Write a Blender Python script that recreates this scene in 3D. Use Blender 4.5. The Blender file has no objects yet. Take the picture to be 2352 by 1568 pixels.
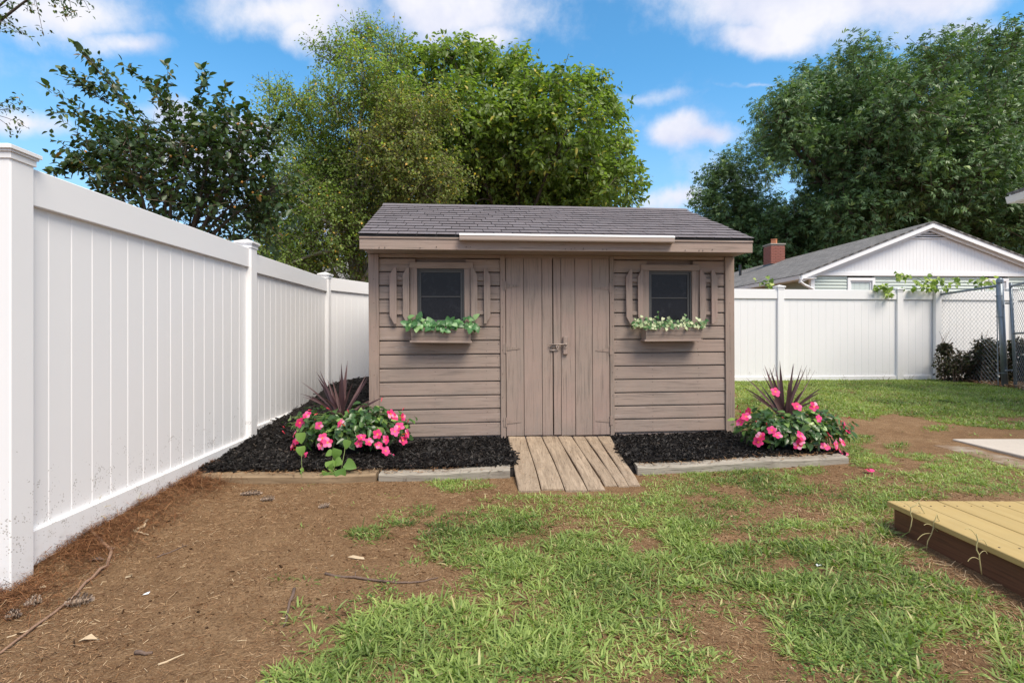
import bpy, bmesh, math, random
import numpy as np
from mathutils import Vector, Matrix, Euler

# ------------------------------------------------------------------ camera, world, sun
sc = bpy.context.scene
C = sc.collection
R = math.radians
F, CX, HY, CH = 1214.0, 1176.0, 768.0, 1.1      # focal length in photo pixels, principal column, horizon row, eye height

cam_d = bpy.data.cameras.new('camera')
cam = bpy.data.objects.new('camera', cam_d); C.objects.link(cam)
cam.location = (0, 0, CH); cam.rotation_euler = (R(90), 0, 0)
cam_d.sensor_width = 36; cam_d.lens = 36 * F / 2352
cam_d.shift_y = -16 / 2352
cam_d.clip_end = 2000; cam_d.clip_start = 0.05
sc.camera = cam

SUN = Vector((0.44, -0.58, 1.0)).normalized()
sun_d = bpy.data.lights.new('sun', 'SUN'); sun = bpy.data.objects.new('sun', sun_d); C.objects.link(sun)
sun_d.energy = 2.9; sun_d.angle = R(30); sun_d.color = (1.0, 0.90, 0.765)
sun.rotation_euler = SUN.to_track_quat('Z', 'Y').to_euler()
sun.location = (4, -6, 12)

sc.view_settings.view_transform = 'Standard'; sc.view_settings.look = 'None'
sc.view_settings.gamma = 1; sc.view_settings.use_curve_mapping = False
sc.view_settings.exposure = 0.78
sc.render.engine = 'CYCLES'
sc.cycles.max_bounces = 6; sc.cycles.diffuse_bounces = 3; sc.cycles.transparent_max_bounces = 6
sc.cycles.caustics_reflective = False; sc.cycles.caustics_refractive = False


class NT:
    """small helper to write node trees"""
    def __init__(s, tree): s.t = tree; s.n = tree.nodes; s.l = tree.links
    def node(s, kind, **kw):
        n = s.n.new(kind)
        for k, v in kw.items(): setattr(n, k, v)
        return n
    def put(s, sock, v):
        if isinstance(v, bpy.types.NodeSocket): s.l.new(v, sock)
        elif v is not None:
            if isinstance(v, (tuple, list)) and len(v) == 3 and sock.type == 'RGBA': v = (*v, 1)
            sock.default_value = v
    def math(s, op, a, b=None, c=None, clamp=False):
        n = s.node('ShaderNodeMath', operation=op, use_clamp=clamp)
        for i, v in enumerate((a, b, c)):
            if v is not None: s.put(n.inputs[i], v)
        return n.outputs[0]
    def vmath(s, op, a, b=None):
        n = s.node('ShaderNodeVectorMath', operation=op)
        s.put(n.inputs[0], a)
        if b is not None: s.put(n.inputs[1], b)
        return n.outputs[0]
    def mix(s, f, a, b, blend='MIX'):
        n = s.node('ShaderNodeMix', data_type='RGBA', blend_type=blend)
        s.put(n.inputs[0], f); s.put(n.inputs[6], a); s.put(n.inputs[7], b)
        return n.outputs[2]
    def noise(s, vec, scale, detail=3, rough=0.5, dist=0.0, out=0):
        n = s.node('ShaderNodeTexNoise')
        if vec is not None: s.put(n.inputs['Vector'], vec)
        n.inputs['Scale'].default_value = scale; n.inputs['Detail'].default_value = detail
        n.inputs['Roughness'].default_value = rough; n.inputs['Distortion'].default_value = dist
        return n.outputs[out]
    def ramp(s, f, stops, interp='LINEAR'):
        n = s.node('ShaderNodeValToRGB'); cr = n.color_ramp; cr.interpolation = interp
        while len(cr.elements) < len(stops): cr.elements.new(0.5)
        for e, (p, c) in zip(cr.elements, stops):
            e.position = p
            e.color = (c, c, c, 1) if not isinstance(c, (tuple, list)) else (*c, 1)
        s.put(n.inputs[0], f)
        return n.outputs[0]
    def smooth(s, x, a, b):
        n = s.node('ShaderNodeMapRange', interpolation_type='SMOOTHSTEP')
        s.put(n.inputs[0], x); n.inputs[1].default_value = a; n.inputs[2].default_value = b
        return n.outputs[0]
    def scale3(s, vec, v):
        n = s.node('ShaderNodeMapping'); s.put(n.inputs['Vector'], vec); n.inputs['Scale'].default_value = v
        return n.outputs[0]


world = bpy.data.worlds.new('World'); sc.world = world; world.use_nodes = True
w = NT(world.node_tree)
for n in list(w.n): w.n.remove(n)
sky = w.node('ShaderNodeTexSky', sky_type='NISHITA', sun_disc=False)
sky.sun_elevation = math.asin(SUN.z); sky.sun_rotation = math.atan2(SUN.x, SUN.y)
sky.altitude = 0; sky.air_density = 1.0; sky.dust_density = 0.6; sky.ozone_density = 1.6
tc = w.node('ShaderNodeTexCoord'); D = tc.outputs['Generated']
sep = w.node('ShaderNodeSeparateXYZ'); w.put(sep.inputs[0], D)
dx, dy, dz = sep.outputs
skyc = w.mix(1.0, sky.outputs[0], (0.63, 1.27, 1.46), 'MULTIPLY')
front = w.smooth(dy, 0.15, 0.3)
ys = w.math('MAXIMUM', dy, 0.12)
wn = w.noise(D, 2.6, 7, 0.62, out=1)                       # warp
wsep = w.node('ShaderNodeSeparateColor'); w.put(wsep.inputs[0], wn)
u = w.math('ADD', w.math('DIVIDE', dx, ys), w.math('MULTIPLY', w.math('SUBTRACT', wsep.outputs[0], 0.5), 0.20))
v = w.math('ADD', w.math('DIVIDE', dz, ys), w.math('MULTIPLY', w.math('SUBTRACT', wsep.outputs[1], 0.5), 0.14))
# each cumulus is a bank with its own direction, width and height in the sky
banks = [(1850, 15, 300, 100, 1.0), (1760, 85, 150, 60, 1.0), (2030, 5, 270, 75, .85), (650, 5, 240, 70, .85), (715, 45, 95, 50, .7),
         (1050, 15, 190, 85, 1.0), (1120, 70, 110, 45, .9), (130, 25, 250, 75, .85), (275, 85, 120, 42, .8), (390, 258, 105, 50, 1.0),
         (560, 285, 95, 38, .9), (470, 350, 230, 75, .8), (1550, 325, 75, 42, .85), (1640, 335, 85, 24, .6), (50, 285, 130, 38, .8),
         (1560, 475, 110, 30, .8), (1440, 300, 150, 26, .35), (2260, 85, 240, 45, .5), (1740, 217, 80, 8, .45),
         (1460, 240, 130, 16, .35), (700, 450, 400, 120, .5), (1700, 430, 160, 50, .4), (-300, 150, 260, 90, .9),
         (2700, 250, 260, 90, .9), (1500, -160, 400, 70, .9), (600, -200, 420, 80, .9)]
dens = None
for (bx, by, ba, bb, st) in banks:
    qu = w.math('DIVIDE', w.math('SUBTRACT', u, (bx - CX) / F), ba / F)
    qv = w.math('DIVIDE', w.math('SUBTRACT', v, (HY - by) / F), bb / F)
    q = w.math('SQRT', w.math('ADD', w.math('MULTIPLY', qu, qu), w.math('MULTIPLY', qv, qv)))
    f = w.math('MULTIPLY', w.math('SUBTRACT', 1.38, q), st)
    dens = f if dens is None else w.math('MAXIMUM', dens, f)
dens = w.math('MAXIMUM', dens, 0.0)
fine = w.noise(D, 6.0, 9, 0.62)
cl = w.smooth(w.math('ADD', dens, w.math('MULTIPLY', w.math('SUBTRACT', fine, 0.5), 2.1)), 0.05, 1.0)
cl = w.math('MULTIPLY', cl, front)
# unseen rest of the dome: added cloud cover, thickened to brighten and whiten ambient light
zs = w.math('MAXIMUM', dz, 0.08)
cmb = w.node('ShaderNodeCombineXYZ')
w.put(cmb.inputs[0], w.math('DIVIDE', dx, zs)); w.put(cmb.inputs[1], w.math('DIVIDE', dy, zs))
g = w.noise(cmb.outputs[0], 0.9, 7, 0.55)
inview = w.math('MULTIPLY', front, w.math('SUBTRACT', 1.0, w.smooth(v, 0.72, 1.1)))
gen = w.math('MULTIPLY', w.smooth(g, 0.38, 0.55), w.math('SUBTRACT', 1.0, inview))
cl = w.math('MAXIMUM', cl, gen, clamp=True)
shade = w.noise(D, 5.0, 5, 0.6)
cloudc = w.ramp(shade, [(0.38, (4.0, 4.3, 5.5)), (0.60, (5.6, 5.6, 6.0))])
hz = w.math('MULTIPLY', w.math('SUBTRACT', 1.0, w.smooth(dz, 0.0, 0.46)), 0.80)
skyc = w.mix(hz, skyc, (3.3, 4.3, 5.8))
col = w.mix(cl, skyc, cloudc)
bg = w.node('ShaderNodeBackground'); w.put(bg.inputs[0], col); bg.inputs[1].default_value = 0.1
out = w.node('ShaderNodeOutputWorld'); w.l.new(bg.outputs[0], out.inputs[0])

# ------------------------------------------------------------------ helpers
rng = np.random.default_rng(7); random.seed(7)


def at(px, py, Y):
    """the point of the place that stands at depth Y on the line of sight through a photo position"""
    return Vector(((px - CX) * Y / F, Y, CH + (HY - py) * Y / F))


def vnoise(x, y, sc_, seed=0):
    x = np.asarray(x, float) * sc_ + seed * 17.3; y = np.asarray(y, float) * sc_ + seed * 9.1
    xi, yi = np.floor(x).astype(np.int64), np.floor(y).astype(np.int64); fx, fy = x - xi, y - yi
    fx = fx * fx * (3 - 2 * fx); fy = fy * fy * (3 - 2 * fy)
    def h(a, b):
        n = (a * 374761393 + b * 668265263 + seed * 1274126177) & 0xffffffff
        n = ((n ^ (n >> 13)) * 1274126177) & 0xffffffff
        return ((n ^ (n >> 16)) & 0xffff) / 65535.0
    return (h(xi, yi) * (1 - fx) + h(xi + 1, yi) * fx) * (1 - fy) + (h(xi, yi + 1) * (1 - fx) + h(xi + 1, yi + 1) * fx) * fy


def fbm(x, y, sc_, seed=0, o=4):
    s = 0; a = 0.5; t = 0
    for i in range(o): s = s + a * vnoise(x, y, sc_ * 2 ** i, seed + i); t += a; a *= .5
    return s / t


def sst(x, a, b):
    t = np.clip((np.asarray(x, float) - a) / (b - a), 0, 1); return t * t * (3 - 2 * t)


def gz(x, y):
    x = np.asarray(x, float); y = np.asarray(y, float)
    g = .17 * sst(y, 4.3, 9.8) + .06 * sst(x, 1.1, 3.2) * sst(y, .5, 4)
    g = g - .06 * np.exp(-((x + 2.3) ** 2 / .6 + (y - 2.0) ** 2 / .5))
    g = g + np.interp(y, [0, 2.48, 2.52, 3.2, 3.7, 4.1, 5, 12], [0, 0, .055, .06, .07, .09, .1, .05]) * np.exp(-((x + 2.42) / .30) ** 2)
    g = g + .022 * (fbm(x, y, .9, 3) - .5) + .014 * (fbm(x, y, 5, 5) - .5)
    return g


def yf(x): return 4.05 + .0928 * np.asarray(x, float)      # front line of the timbers, parallel to the shed


def in_mulch(x, y):
    x = np.asarray(x, float); y = np.asarray(y, float)
    wall = 5.081 + (x + 1.368) * .0928 + .10
    fb = (y > yf(x) + .1) & (y < wall) & (x > -2.45) & (((x < -.02 + .05 * (y < 4.6))) | ((x > .93 - .0 * y) & (x < 2.9 - (y - 4.2) * .42)))
    cor = (x < -1.33) & (x > -2.45) & (y > yf(x) + .1) & (y < 9)
    return fb | cor


def mz(x, y):
    x = np.asarray(x, float); y = np.asarray(y, float)
    f = .075 + .02 * sst(x, 1, 2.4)
    c = np.interp(y, [4.1, 4.6, 5.3, 6.2, 6.9, 8, 9], [.09, .135, .215, .32, .44, .46, .4])
    k = sst(-x, 1.25, 1.95)
    k = np.maximum(k, sst(y, 5.2, 5.6) * (x < -1.2))
    return f * (1 - k) + c * k + .035 * (fbm(x, y, 7, 21) - .5) + .012 * (fbm(x, y, 30, 24, 2) - .5)


def surf_z(x, y): return np.where(in_mulch(x, y), mz(x, y), gz(x, y))


def px_of(x, y, z):
    y = np.maximum(y, .3)
    return CX + x * F / y, HY + (CH - z) * F / y


def on_ground(px, py, lift=0.0):
    """where the line of sight through a photo position meets the ground"""
    z = 0.0
    for _ in range(12):
        Y = (CH - z) * F / (py - HY); X = (px - CX) * Y / F; z = float(surf_z(X, Y))
    return Vector((X, Y, z + lift))


def tag(o, label=None, cat=None, group=None, kind=None):
    if label: o['label'] = label
    if cat: o['category'] = cat
    if group: o['group'] = group
    if kind: o['kind'] = kind
    return o


def thing(name, label, cat, loc=(0, 0, 0), rot=(0, 0, 0), group=None):
    o = bpy.data.objects.new(name, None); C.objects.link(o); o.empty_display_size = .1
    o.location = loc; o.rotation_euler = rot
    return tag(o, label, cat, group)


def link(name, mesh, parent=None, local=False, mats=None):
    o = bpy.data.objects.new(name, mesh); C.objects.link(o)
    if parent is not None:
        o.parent = parent
        if not local:                                  # mesh written in the world's coordinates
            m = parent.matrix_basis.copy(); p = parent.parent
            while p is not None: m = p.matrix_basis @ m; p = p.parent
            o.matrix_parent_inverse = m.inverted()
    return o


class MB:
    def __init__(s): s.v = []; s.f = []; s.sm = []
    def box(s, x0, x1, y0, y1, z0, z1, M=None):
        b = len(s.v)
        c = [Vector((x, y, z)) for z in (z0, z1) for y in (y0, y1) for x in (x0, x1)]
        if M is not None: c = [M @ q for q in c]
        s.v += [tuple(q) for q in c]
        for f in ((0, 2, 3, 1), (4, 5, 7, 6), (0, 1, 5, 4), (2, 6, 7, 3), (0, 4, 6, 2), (1, 3, 7, 5)): s.f.append(tuple(b + i for i in f))
        return s
    def prism(s, pts, y0, y1, M=None, axis='y'):
        """outline pts in x,z pushed from y0 to y1"""
        b = len(s.v); n = len(pts)
        def mk(a, c, d):
            q = Vector((a, d, c)) if axis == 'y' else (Vector((d, a, c)) if axis == 'x' else Vector((a, c, d)))
            return tuple(M @ q) if M is not None else tuple(q)
        s.v += [mk(a, c, y0) for a, c in pts] + [mk(a, c, y1) for a, c in pts]
        s.f.append(tuple(b + i for i in range(n))); s.f.append(tuple(b + n + i for i in reversed(range(n))))
        for i in range(n): j = (i + 1) % n; s.f.append((b + i, b + n + i, b + n + j, b + j))
        return s
    def tube(s, pts, rad, n=6, cap=True):
        pts = [Vector(p) for p in pts]; b = len(s.v)
        if not hasattr(rad, '__len__'): rad = [rad] * len(pts)
        up = Vector((.13, .07, 1)).normalized(); a = None
        for i, p in enumerate(pts):
            d = (pts[min(i + 1, len(pts) - 1)] - pts[max(i - 1, 0)])
            d = d.normalized() if d.length > 1e-9 else up
            if a is None: a = d.cross(up if abs(d.dot(up)) < .95 else Vector((1, 0, 0))).normalized()
            else: a = (a - d * a.dot(d)); a = a.normalized() if a.length > 1e-6 else d.orthogonal().normalized()
            c = d.cross(a)
            for k in range(n):
                t = 2 * math.pi * k / n; s.v.append(tuple(p + (a * math.cos(t) + c * math.sin(t)) * rad[i]))
        for i in range(len(pts) - 1):
            for k in range(n):
                k2 = (k + 1) % n; s.f.append((b + i * n + k, b + i * n + k2, b + (i + 1) * n + k2, b + (i + 1) * n + k)); 
        if cap:
            s.f.append(tuple(b + k for k in reversed(range(n)))); e = b + (len(pts) - 1) * n
            s.f.append(tuple(e + k for k in range(n)))
        return s
    def lathe(s, prof, c=(0, 0, 0), n=28):
        b = len(s.v)
        for r, z in prof:
            for k in range(n):
                t = 2 * math.pi * k / n; s.v.append((c[0] + r * math.cos(t), c[1] + r * math.sin(t), c[2] + z))
        for i in range(len(prof) - 1):
            for k in range(n):
                k2 = (k + 1) % n; s.f.append((b + i * n + k, b + i * n + k2, b + (i + 1) * n + k2, b + (i + 1) * n + k))
        return s
    def mesh(s, name, mat, bevel=0, smooth=False):
        me = bpy.data.meshes.new(name); me.from_pydata(s.v, [], s.f)
        bm = bmesh.new(); bm.from_mesh(me); bmesh.ops.recalc_face_normals(bm, faces=bm.faces)
        if bevel: bmesh.ops.bevel(bm, geom=list(bm.edges), offset=bevel, segments=1, affect='EDGES', profile=.5, clamp_overlap=True)
        bm.to_mesh(me); bm.free()
        if smooth:
            for p in me.polygons: p.use_smooth = True
        for m in (mat if isinstance(mat, (list, tuple)) else [mat]): me.materials.append(m)
        return me
    def build(s, name, mat, parent=None, local=False, bevel=0, smooth=False):
        return link(name, s.mesh(name, mat, bevel, smooth), parent, local)


def fast_mesh(name, V, Fc, mat, var=None, smooth=False):
    """V (n,3) ; Fc list of (k,m) arrays of polygons with m corners"""
    me = bpy.data.meshes.new(name)
    me.vertices.add(len(V)); me.vertices.foreach_set('co', np.asarray(V, np.float32).ravel())
    nl = sum(f.size for f in Fc); npoly = sum(len(f) for f in Fc)
    me.loops.add(nl); me.polygons.add(npoly)
    me.loops.foreach_set('vertex_index', np.concatenate([f.ravel() for f in Fc]).astype(np.int32))
    tot = np.concatenate([np.full(len(f), f.shape[1]) for f in Fc]); st = np.concatenate([[0], np.cumsum(tot)[:-1]])
    me.polygons.foreach_set('loop_start', st.astype(np.int32)); me.polygons.foreach_set('loop_total', tot.astype(np.int32))
    if smooth: me.polygons.foreach_set('use_smooth', np.ones(npoly, bool))
    if var is not None:
        a = me.attributes.new('var', 'FLOAT', 'POINT'); a.data.foreach_set('value', np.asarray(var, np.float32))
    me.update(calc_edges=True)
    me.materials.append(mat)
    return me


# leaf and blade outlines: (along, across, lift) and faces
T_BLADE = (np.array([(0, -.5, 0), (0, .5, 0), (.45, -.55, .0), (.45, .55, .0), (.8, -.33, 0), (.8, .33, 0), (1, 0, 0)], float), [(0, 1, 3, 2), (2, 3, 5, 4)], [(4, 5, 6)])
T_BLADE2 = (np.array([(0, -.5, 0), (0, .5, 0), (.55, -.45, 0), (.55, .45, 0), (1, 0, 0)], float), [(0, 1, 3, 2)], [(2, 3, 4)])
T_LEAF = (np.array([(0, 0, 0), (.28, -.46, .07), (.28, .46, .07), (.62, -.40, .05), (.62, .40, .05), (1, 0, -.06), (.45, 0, -.03)], float), [], [(0, 6, 1), (0, 2, 6), (1, 6, 3), (2, 4, 6), (3, 6, 5), (6, 4, 5)])
T_RHOMB = (np.array([(0, 0, 0), (.45, -.5, .06), (.45, .5, .06), (1, 0, 0)], float), [], [(0, 2, 1), (1, 2, 3)])
T_LONG = (np.array([(0, 0, 0), (.35, -.42, .05), (.35, .42, .05), (1, 0, -.12)], float), [], [(0, 2, 1), (1, 2, 3)])
T_QUAD = (np.array([(0, -.5, 0), (0, .5, 0), (1, -.4, 0), (1, .4, 0)], float), [(0, 1, 3, 2)], [])
# an oak-like clump: three lobed leaves from one point
T_TRI = (np.array([(0, 0, 0), (.5, -.30, .03), (.55, .12, .03), (1, -.12, -.05), (.15, .1, .02), (.55, .62, .06), (.1, .55, .0), (.72, .75, -.1), (.1, -.12, .02), (.35, -.72, .06), (.6, -.45, .0), (.7, -.85, -.1)], float),
         [], [(0, 2, 1), (1, 2, 3), (4, 5, 6), (5, 7, 6), (8, 9, 10), (9, 11, 10)])
T_CHIP = (np.array([(0, -.5, 0), (0, .5, 0), (1, -.35, .0), (1, .35, .0), (.1, -.3, .25), (.1, .3, .25), (.9, -.2, .25), (.9, .2, .25)], float), [(4, 5, 7, 6), (0, 1, 5, 4), (2, 3, 7, 6), (0, 2, 6, 4), (1, 3, 7, 5)], [])


def nrm(a): return a / np.maximum(np.linalg.norm(a, axis=1, keepdims=True), 1e-9)


def scatter(name, P, Dr, N, L, W, T, mat, var, bend=0.0, parent=None, kind='stuff'):
    P = np.asarray(P, float); n = len(P); Dr = nrm(np.asarray(Dr, float)); N = np.asarray(N, float)
    S = nrm(np.cross(Dr, N)); N2 = np.cross(S, Dr)
    tv, quads, tris = T; k = len(tv)
    L = np.broadcast_to(np.asarray(L, float), (n,)); W = np.broadcast_to(np.asarray(W, float), (n,)); B = np.broadcast_to(np.asarray(bend, float), (n,))
    t, s, h = tv[:, 0][None, :, None], tv[:, 1][None, :, None], tv[:, 2][None, :, None]
    V = P[:, None, :] + Dr[:, None, :] * (L[:, None, None] * t) + S[:, None, :] * (W[:, None, None] * s) + N2[:, None, :] * (L[:, None, None] * h)
    V[:, :, 2] -= (B * L)[:, None] * (t[:, :, 0] ** 2)
    off = (np.arange(n) * k)[:, None, None]
    Fc = []
    if quads: Fc.append((np.array(quads)[None] + off).reshape(-1, 4))
    if tris: Fc.append((np.array(tris)[None] + off).reshape(-1, 3))
    me = fast_mesh(name, V.reshape(-1, 3), Fc, mat, np.repeat(var, k))
    o = link(name, me, parent)
    if kind: o['kind'] = kind
    return o


# ------------------------------------------------------------------ materials
MATS = {}


def newmat(name):
    m = bpy.data.materials.new(name); m.use_nodes = True; t = NT(m.node_tree)
    for n in list(t.n): t.n.remove(n)
    o = t.node('ShaderNodeOutputMaterial'); b = t.node('ShaderNodeBsdfPrincipled'); t.l.new(b.outputs[0], o.inputs[0])
    MATS[name] = m
    return m, t, b, o


def bump(t, b, h, strength=.3, dist=.01, prev=None):
    n = t.node('ShaderNodeBump'); n.inputs['Strength'].default_value = strength; n.inputs['Distance'].default_value = dist
    t.put(n.inputs['Height'], h)
    if prev is not None: t.l.new(prev, n.inputs['Normal'])
    t.l.new(n.outputs[0], b.inputs['Normal']); return n.outputs[0]


def objco(t, rnd=0.0):
    tc_ = t.node('ShaderNodeTexCoord'); v_ = tc_.outputs['Object']
    oi = t.node('ShaderNodeObjectInfo')
    if rnd:
        c = t.node('ShaderNodeCombineXYZ')
        t.put(c.inputs[0], t.math('MULTIPLY', oi.outputs['Random'], rnd)); t.put(c.inputs[1], t.math('MULTIPLY', oi.outputs['Random'], rnd * 1.7)); t.put(c.inputs[2], t.math('MULTIPLY', oi.outputs['Random'], rnd * .6))
        v_ = t.vmath('ADD', v_, c.outputs[0])
    return v_, oi.outputs['Random']


def plain(name, col, rough=.6, metal=0.0, var=.12, nscale=8, spec=.5, bmp=0.0):
    m, t, b, o = newmat(name); v_, r = objco(t)
    n = t.noise(v_, nscale, 4)
    c = t.mix(n, tuple(x * (1 - var) for x in col), tuple(min(1, x * (1 + var)) for x in col))
    c = t.mix(.25, c, t.mix(t.noise(v_, nscale * 9, 2), tuple(x * (1 - var) for x in col), tuple(min(1, x * (1 + var)) for x in col)))
    t.put(b.inputs['Base Color'], c); b.inputs['Roughness'].default_value = rough; b.inputs['Metallic'].default_value = metal
    b.inputs['Specular IOR Level'].default_value = spec
    if bmp: bump(t, b, t.noise(v_, nscale * 4, 4), bmp, .01)
    return m


def paintwood(name, axis, base=(.308, .243, .206)):
    """old taupe paint on rough boards, grain runs along axis ('x' or 'z')"""
    m, t, b, o = newmat(name); v_, r = objco(t, 7.0)
    sc_l = (2.2, 60, 60) if axis == 'x' else (60, 60, 2.2)
    g = t.scale3(v_, sc_l)
    grain = t.noise(g, 1.0, 5, .62, .6)
    g2 = t.scale3(v_, tuple(x * 3.2 for x in sc_l)); fine_ = t.noise(g2, 1.0, 3, .6)
    patch = t.noise(v_, 3.2, 4, .6)
    c = t.mix(t.ramp(patch, [(.35, 0.0), (.65, 1.0)]), tuple(x * .92 for x in base), (base[0] * 1.07, base[1] * 1.03, base[2] * 1.02))
    c = t.mix(t.math('MULTIPLY', t.ramp(t.noise(v_, 2.1, 3, .5, .4), [(.5, 0.0), (.72, 1.0)]), .5), c, (base[0] * 1.0, base[1] * .89, base[2] * .90))
    c = t.mix(t.math('MULTIPLY', t.ramp(grain, [(.32, 1.0), (.48, 0.0)]), .72), c, tuple(x * .46 for x in base))
    wear = t.math('MULTIPLY', t.ramp(t.noise(t.scale3(v_, tuple(x * .35 for x in sc_l)), 1.0, 5, .65), [(.58, 0.0), (.72, 1.0)]), .55)
    c = t.mix(wear, c, (.24, .205, .185))
    if axis == 'z':
        stk = t.noise(t.scale3(v_, (22, 22, 1.3)), 1.0, 6, .68, .8)
        c = t.mix(t.math('MULTIPLY', t.ramp(stk, [(.54, 0.0), (.68, 1.0)]), .55), c, (.175, .140, .122))
        c = t.mix(t.math('MULTIPLY', t.ramp(t.noise(v_, 1.6, 3), [(.45, 0.0), (.65, 1.0)]), .25), c, (.36, .24, .21))
    else:
        stk = t.noise(t.scale3(v_, (2.6, 30, 30)), 1.0, 6, .7, .6)
        c = t.mix(t.math('MULTIPLY', t.ramp(stk, [(.58, 0.0), (.70, 1.0)]), .5), c, (.42, .35, .32))
    c = t.mix(t.math('MULTIPLY', t.ramp(fine_, [(.60, 0.0), (.78, 1.0)]), .30), c, tuple(min(1, x * 1.30) for x in base))
    c = t.mix(t.math('MULTIPLY', r, .14), c, tuple(x * .8 for x in base))
    t.put(b.inputs['Base Color'], c); b.inputs['Roughness'].default_value = .72
    b.inputs['Specular IOR Level'].default_value = .3
    bump(t, b, t.math('ADD', grain, t.math('MULTIPLY', fine_, .5)), .55, .0025)
    return m


def rawwood(name, axis, light, dark, rough=.8, gs=1.0, crack=.5, bmp=.7):
    m, t, b, o = newmat(name); v_, r = objco(t, 9.0)
    s_ = {'x': (1.6, 34, 34), 'y': (34, 1.6, 34), 'z': (34, 34, 1.6)}[axis]
    s_ = tuple(x * gs for x in s_)
    wv = t.noise(t.scale3(v_, s_), 1.0, 6, .6, 1.2)
    fine_ = t.noise(t.scale3(v_, tuple(x * 3 for x in s_)), 1.0, 3, .6)
    c = t.mix(t.ramp(wv, [(.3, 0.0), (.7, 1.0)]), dark, light)
    c = t.mix(t.math('MULTIPLY', t.ramp(fine_, [(.28, 1.0), (.42, 0.0)]), crack), c, tuple(x * .3 for x in dark))
    c = t.mix(t.math('MULTIPLY', t.ramp(t.noise(v_, 4, 4), [(.42, 0.0), (.66, 1.0)]), .35), c, tuple(x * .72 for x in light))
    c = t.mix(t.math('MULTIPLY', r, .22), c, dark)
    t.put(b.inputs['Base Color'], c); b.inputs['Roughness'].default_value = rough; b.inputs['Specular IOR Level'].default_value = .25
    bump(t, b, t.math('ADD', wv, t.math('MULTIPLY', fine_, .7)), bmp, .004)
    return m


def leafmat(name, stops, src='attr', transl=.28, rough=.45, spec=.4, vein=False):
    m, t, b, o = newmat(name)
    if src == 'attr':
        a = t.node('ShaderNodeAttribute', attribute_name='var'); f = a.outputs['Fac']
    else:
        f = t.node('ShaderNodeObjectInfo').outputs['Random']
    c = t.ramp(f, stops)
    tcn = t.node('ShaderNodeTexCoord')
    c = t.mix(.22, c, t.mix(t.noise(tcn.outputs['Object'], 40 if src == 'rand' else 25, 2), (.25, .25, .25), (1.6, 1.6, 1.5)), 'MULTIPLY') if True else c
    if vein:
        wv = t.node('ShaderNodeTexWave', bands_direction='Y'); t.put(wv.inputs[0], tcn.outputs['Object']); wv.inputs['Scale'].default_value = vein; wv.inputs['Distortion'].default_value = 2
        c = t.mix(t.math('MULTIPLY', t.ramp(wv.outputs['Fac'], [(.6, 0.0), (.9, 1.0)]), .28), c, (.42, .55, .30))
    t.put(b.inputs['Base Color'], c); b.inputs['Roughness'].default_value = rough; b.inputs['Specular IOR Level'].default_value = spec
    tr = t.node('ShaderNodeBsdfTranslucent'); t.put(tr.inputs[0], t.mix(1.0, c, (1.5, 1.7, .7), 'MULTIPLY'))
    mx = t.node('ShaderNodeMixShader'); mx.inputs[0].default_value = transl
    t.l.new(b.outputs[0], mx.inputs[1]); t.l.new(tr.outputs[0], mx.inputs[2]); t.l.new(mx.outputs[0], o.inputs[0])
    return m


def vinyl(name, col=(.79, .79, .80)):
    m, t, b, o = newmat(name); v_, r = objco(t)
    sp = t.node('ShaderNodeSeparateXYZ'); t.put(sp.inputs[0], v_)
    low = t.math('SUBTRACT', 1.0, t.smooth(sp.outputs[2], .15, 1.0))
    c = t.mix(t.noise(v_, 1.3, 3), tuple(x * .975 for x in col), col)
    vo = t.node('ShaderNodeTexVoronoi'); vo.inputs['Scale'].default_value = 85; t.put(vo.inputs['Vector'], v_)
    dot = t.math('LESS_THAN', vo.outputs['Distance'], t.math('MULTIPLY', t.math('POWER', t.noise(v_, 9, 3), 2.0), .95))
    gate = t.math('GREATER_THAN', t.noise(v_, 17, 2), t.math('SUBTRACT', 1.03, t.math('MULTIPLY', low, .55)))
    c = t.mix(t.math('MULTIPLY', t.math('MULTIPLY', dot, gate), .6), c, (.28, .26, .23))
    soil = t.math('SUBTRACT', 1.0, t.smooth(sp.outputs[2], .04, .28))
    c = t.mix(t.math('MULTIPLY', soil, t.math('MULTIPLY', t.ramp(t.noise(v_, 14, 5, .65), [(.5, 0.0), (.8, 1.0)]), .28)), c, (.48, .42, .34))
    t.put(b.inputs['Base Color'], c); b.inputs['Roughness'].default_value = .42; b.inputs['Specular IOR Level'].default_value = .4
    bump(t, b, t.noise(v_, 2.2, 3), .08, .02)
    return m


M_vinyl = vinyl('white_vinyl')
M_px = paintwood('taupe_paint_horizontal', 'x'); M_pz = paintwood('taupe_paint_vertical', 'z')
M_trim = paintwood('taupe_trim', 'z', (.290, .228, .190))
M_ramp = rawwood('grey_weathered_planks', 'y', (.44, .345, .25), (.21, .158, .112), .9, 1.0, .85, 1.0)
M_timber = rawwood('grey_timber', 'x', (.44, .40, .335), (.20, .175, .145), .9, 1.0, .7, .9)
M_timberb = rawwood('brown_timber', 'x', (.34, .25, .155), (.17, .115, .07), .85, .8, .5, .9)
M_deck = rawwood('yellow_pine_boards', 'y', (.46, .345, .150), (.42, .30, .118), .55, .35, .12, .15)
M_deckside = rawwood('dark_brown_stained_board', 'y', (.21, .095, .05), (.06, .032, .022), .6, .5, .4, .3)
M_dark = plain('black_plastic', (.016, .016, .018), .38, var=.3)
M_galv = plain('galvanised_steel', (.22, .26, .30), .42, .75, .18, 14)
M_winmetal = plain('grey_aluminium', (.070, .067, .065), .5, 0, .2, 12)
M_gut = plain('taupe_metal', (.345, .275, .235), .42, 0, .05, 2)
M_lip_highlight = plain('gutter_lip_highlight', (.88, .86, .84), .30, 0, .03, 2)  # highlight on the upturned gutter lip, painted in as near-white
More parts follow.
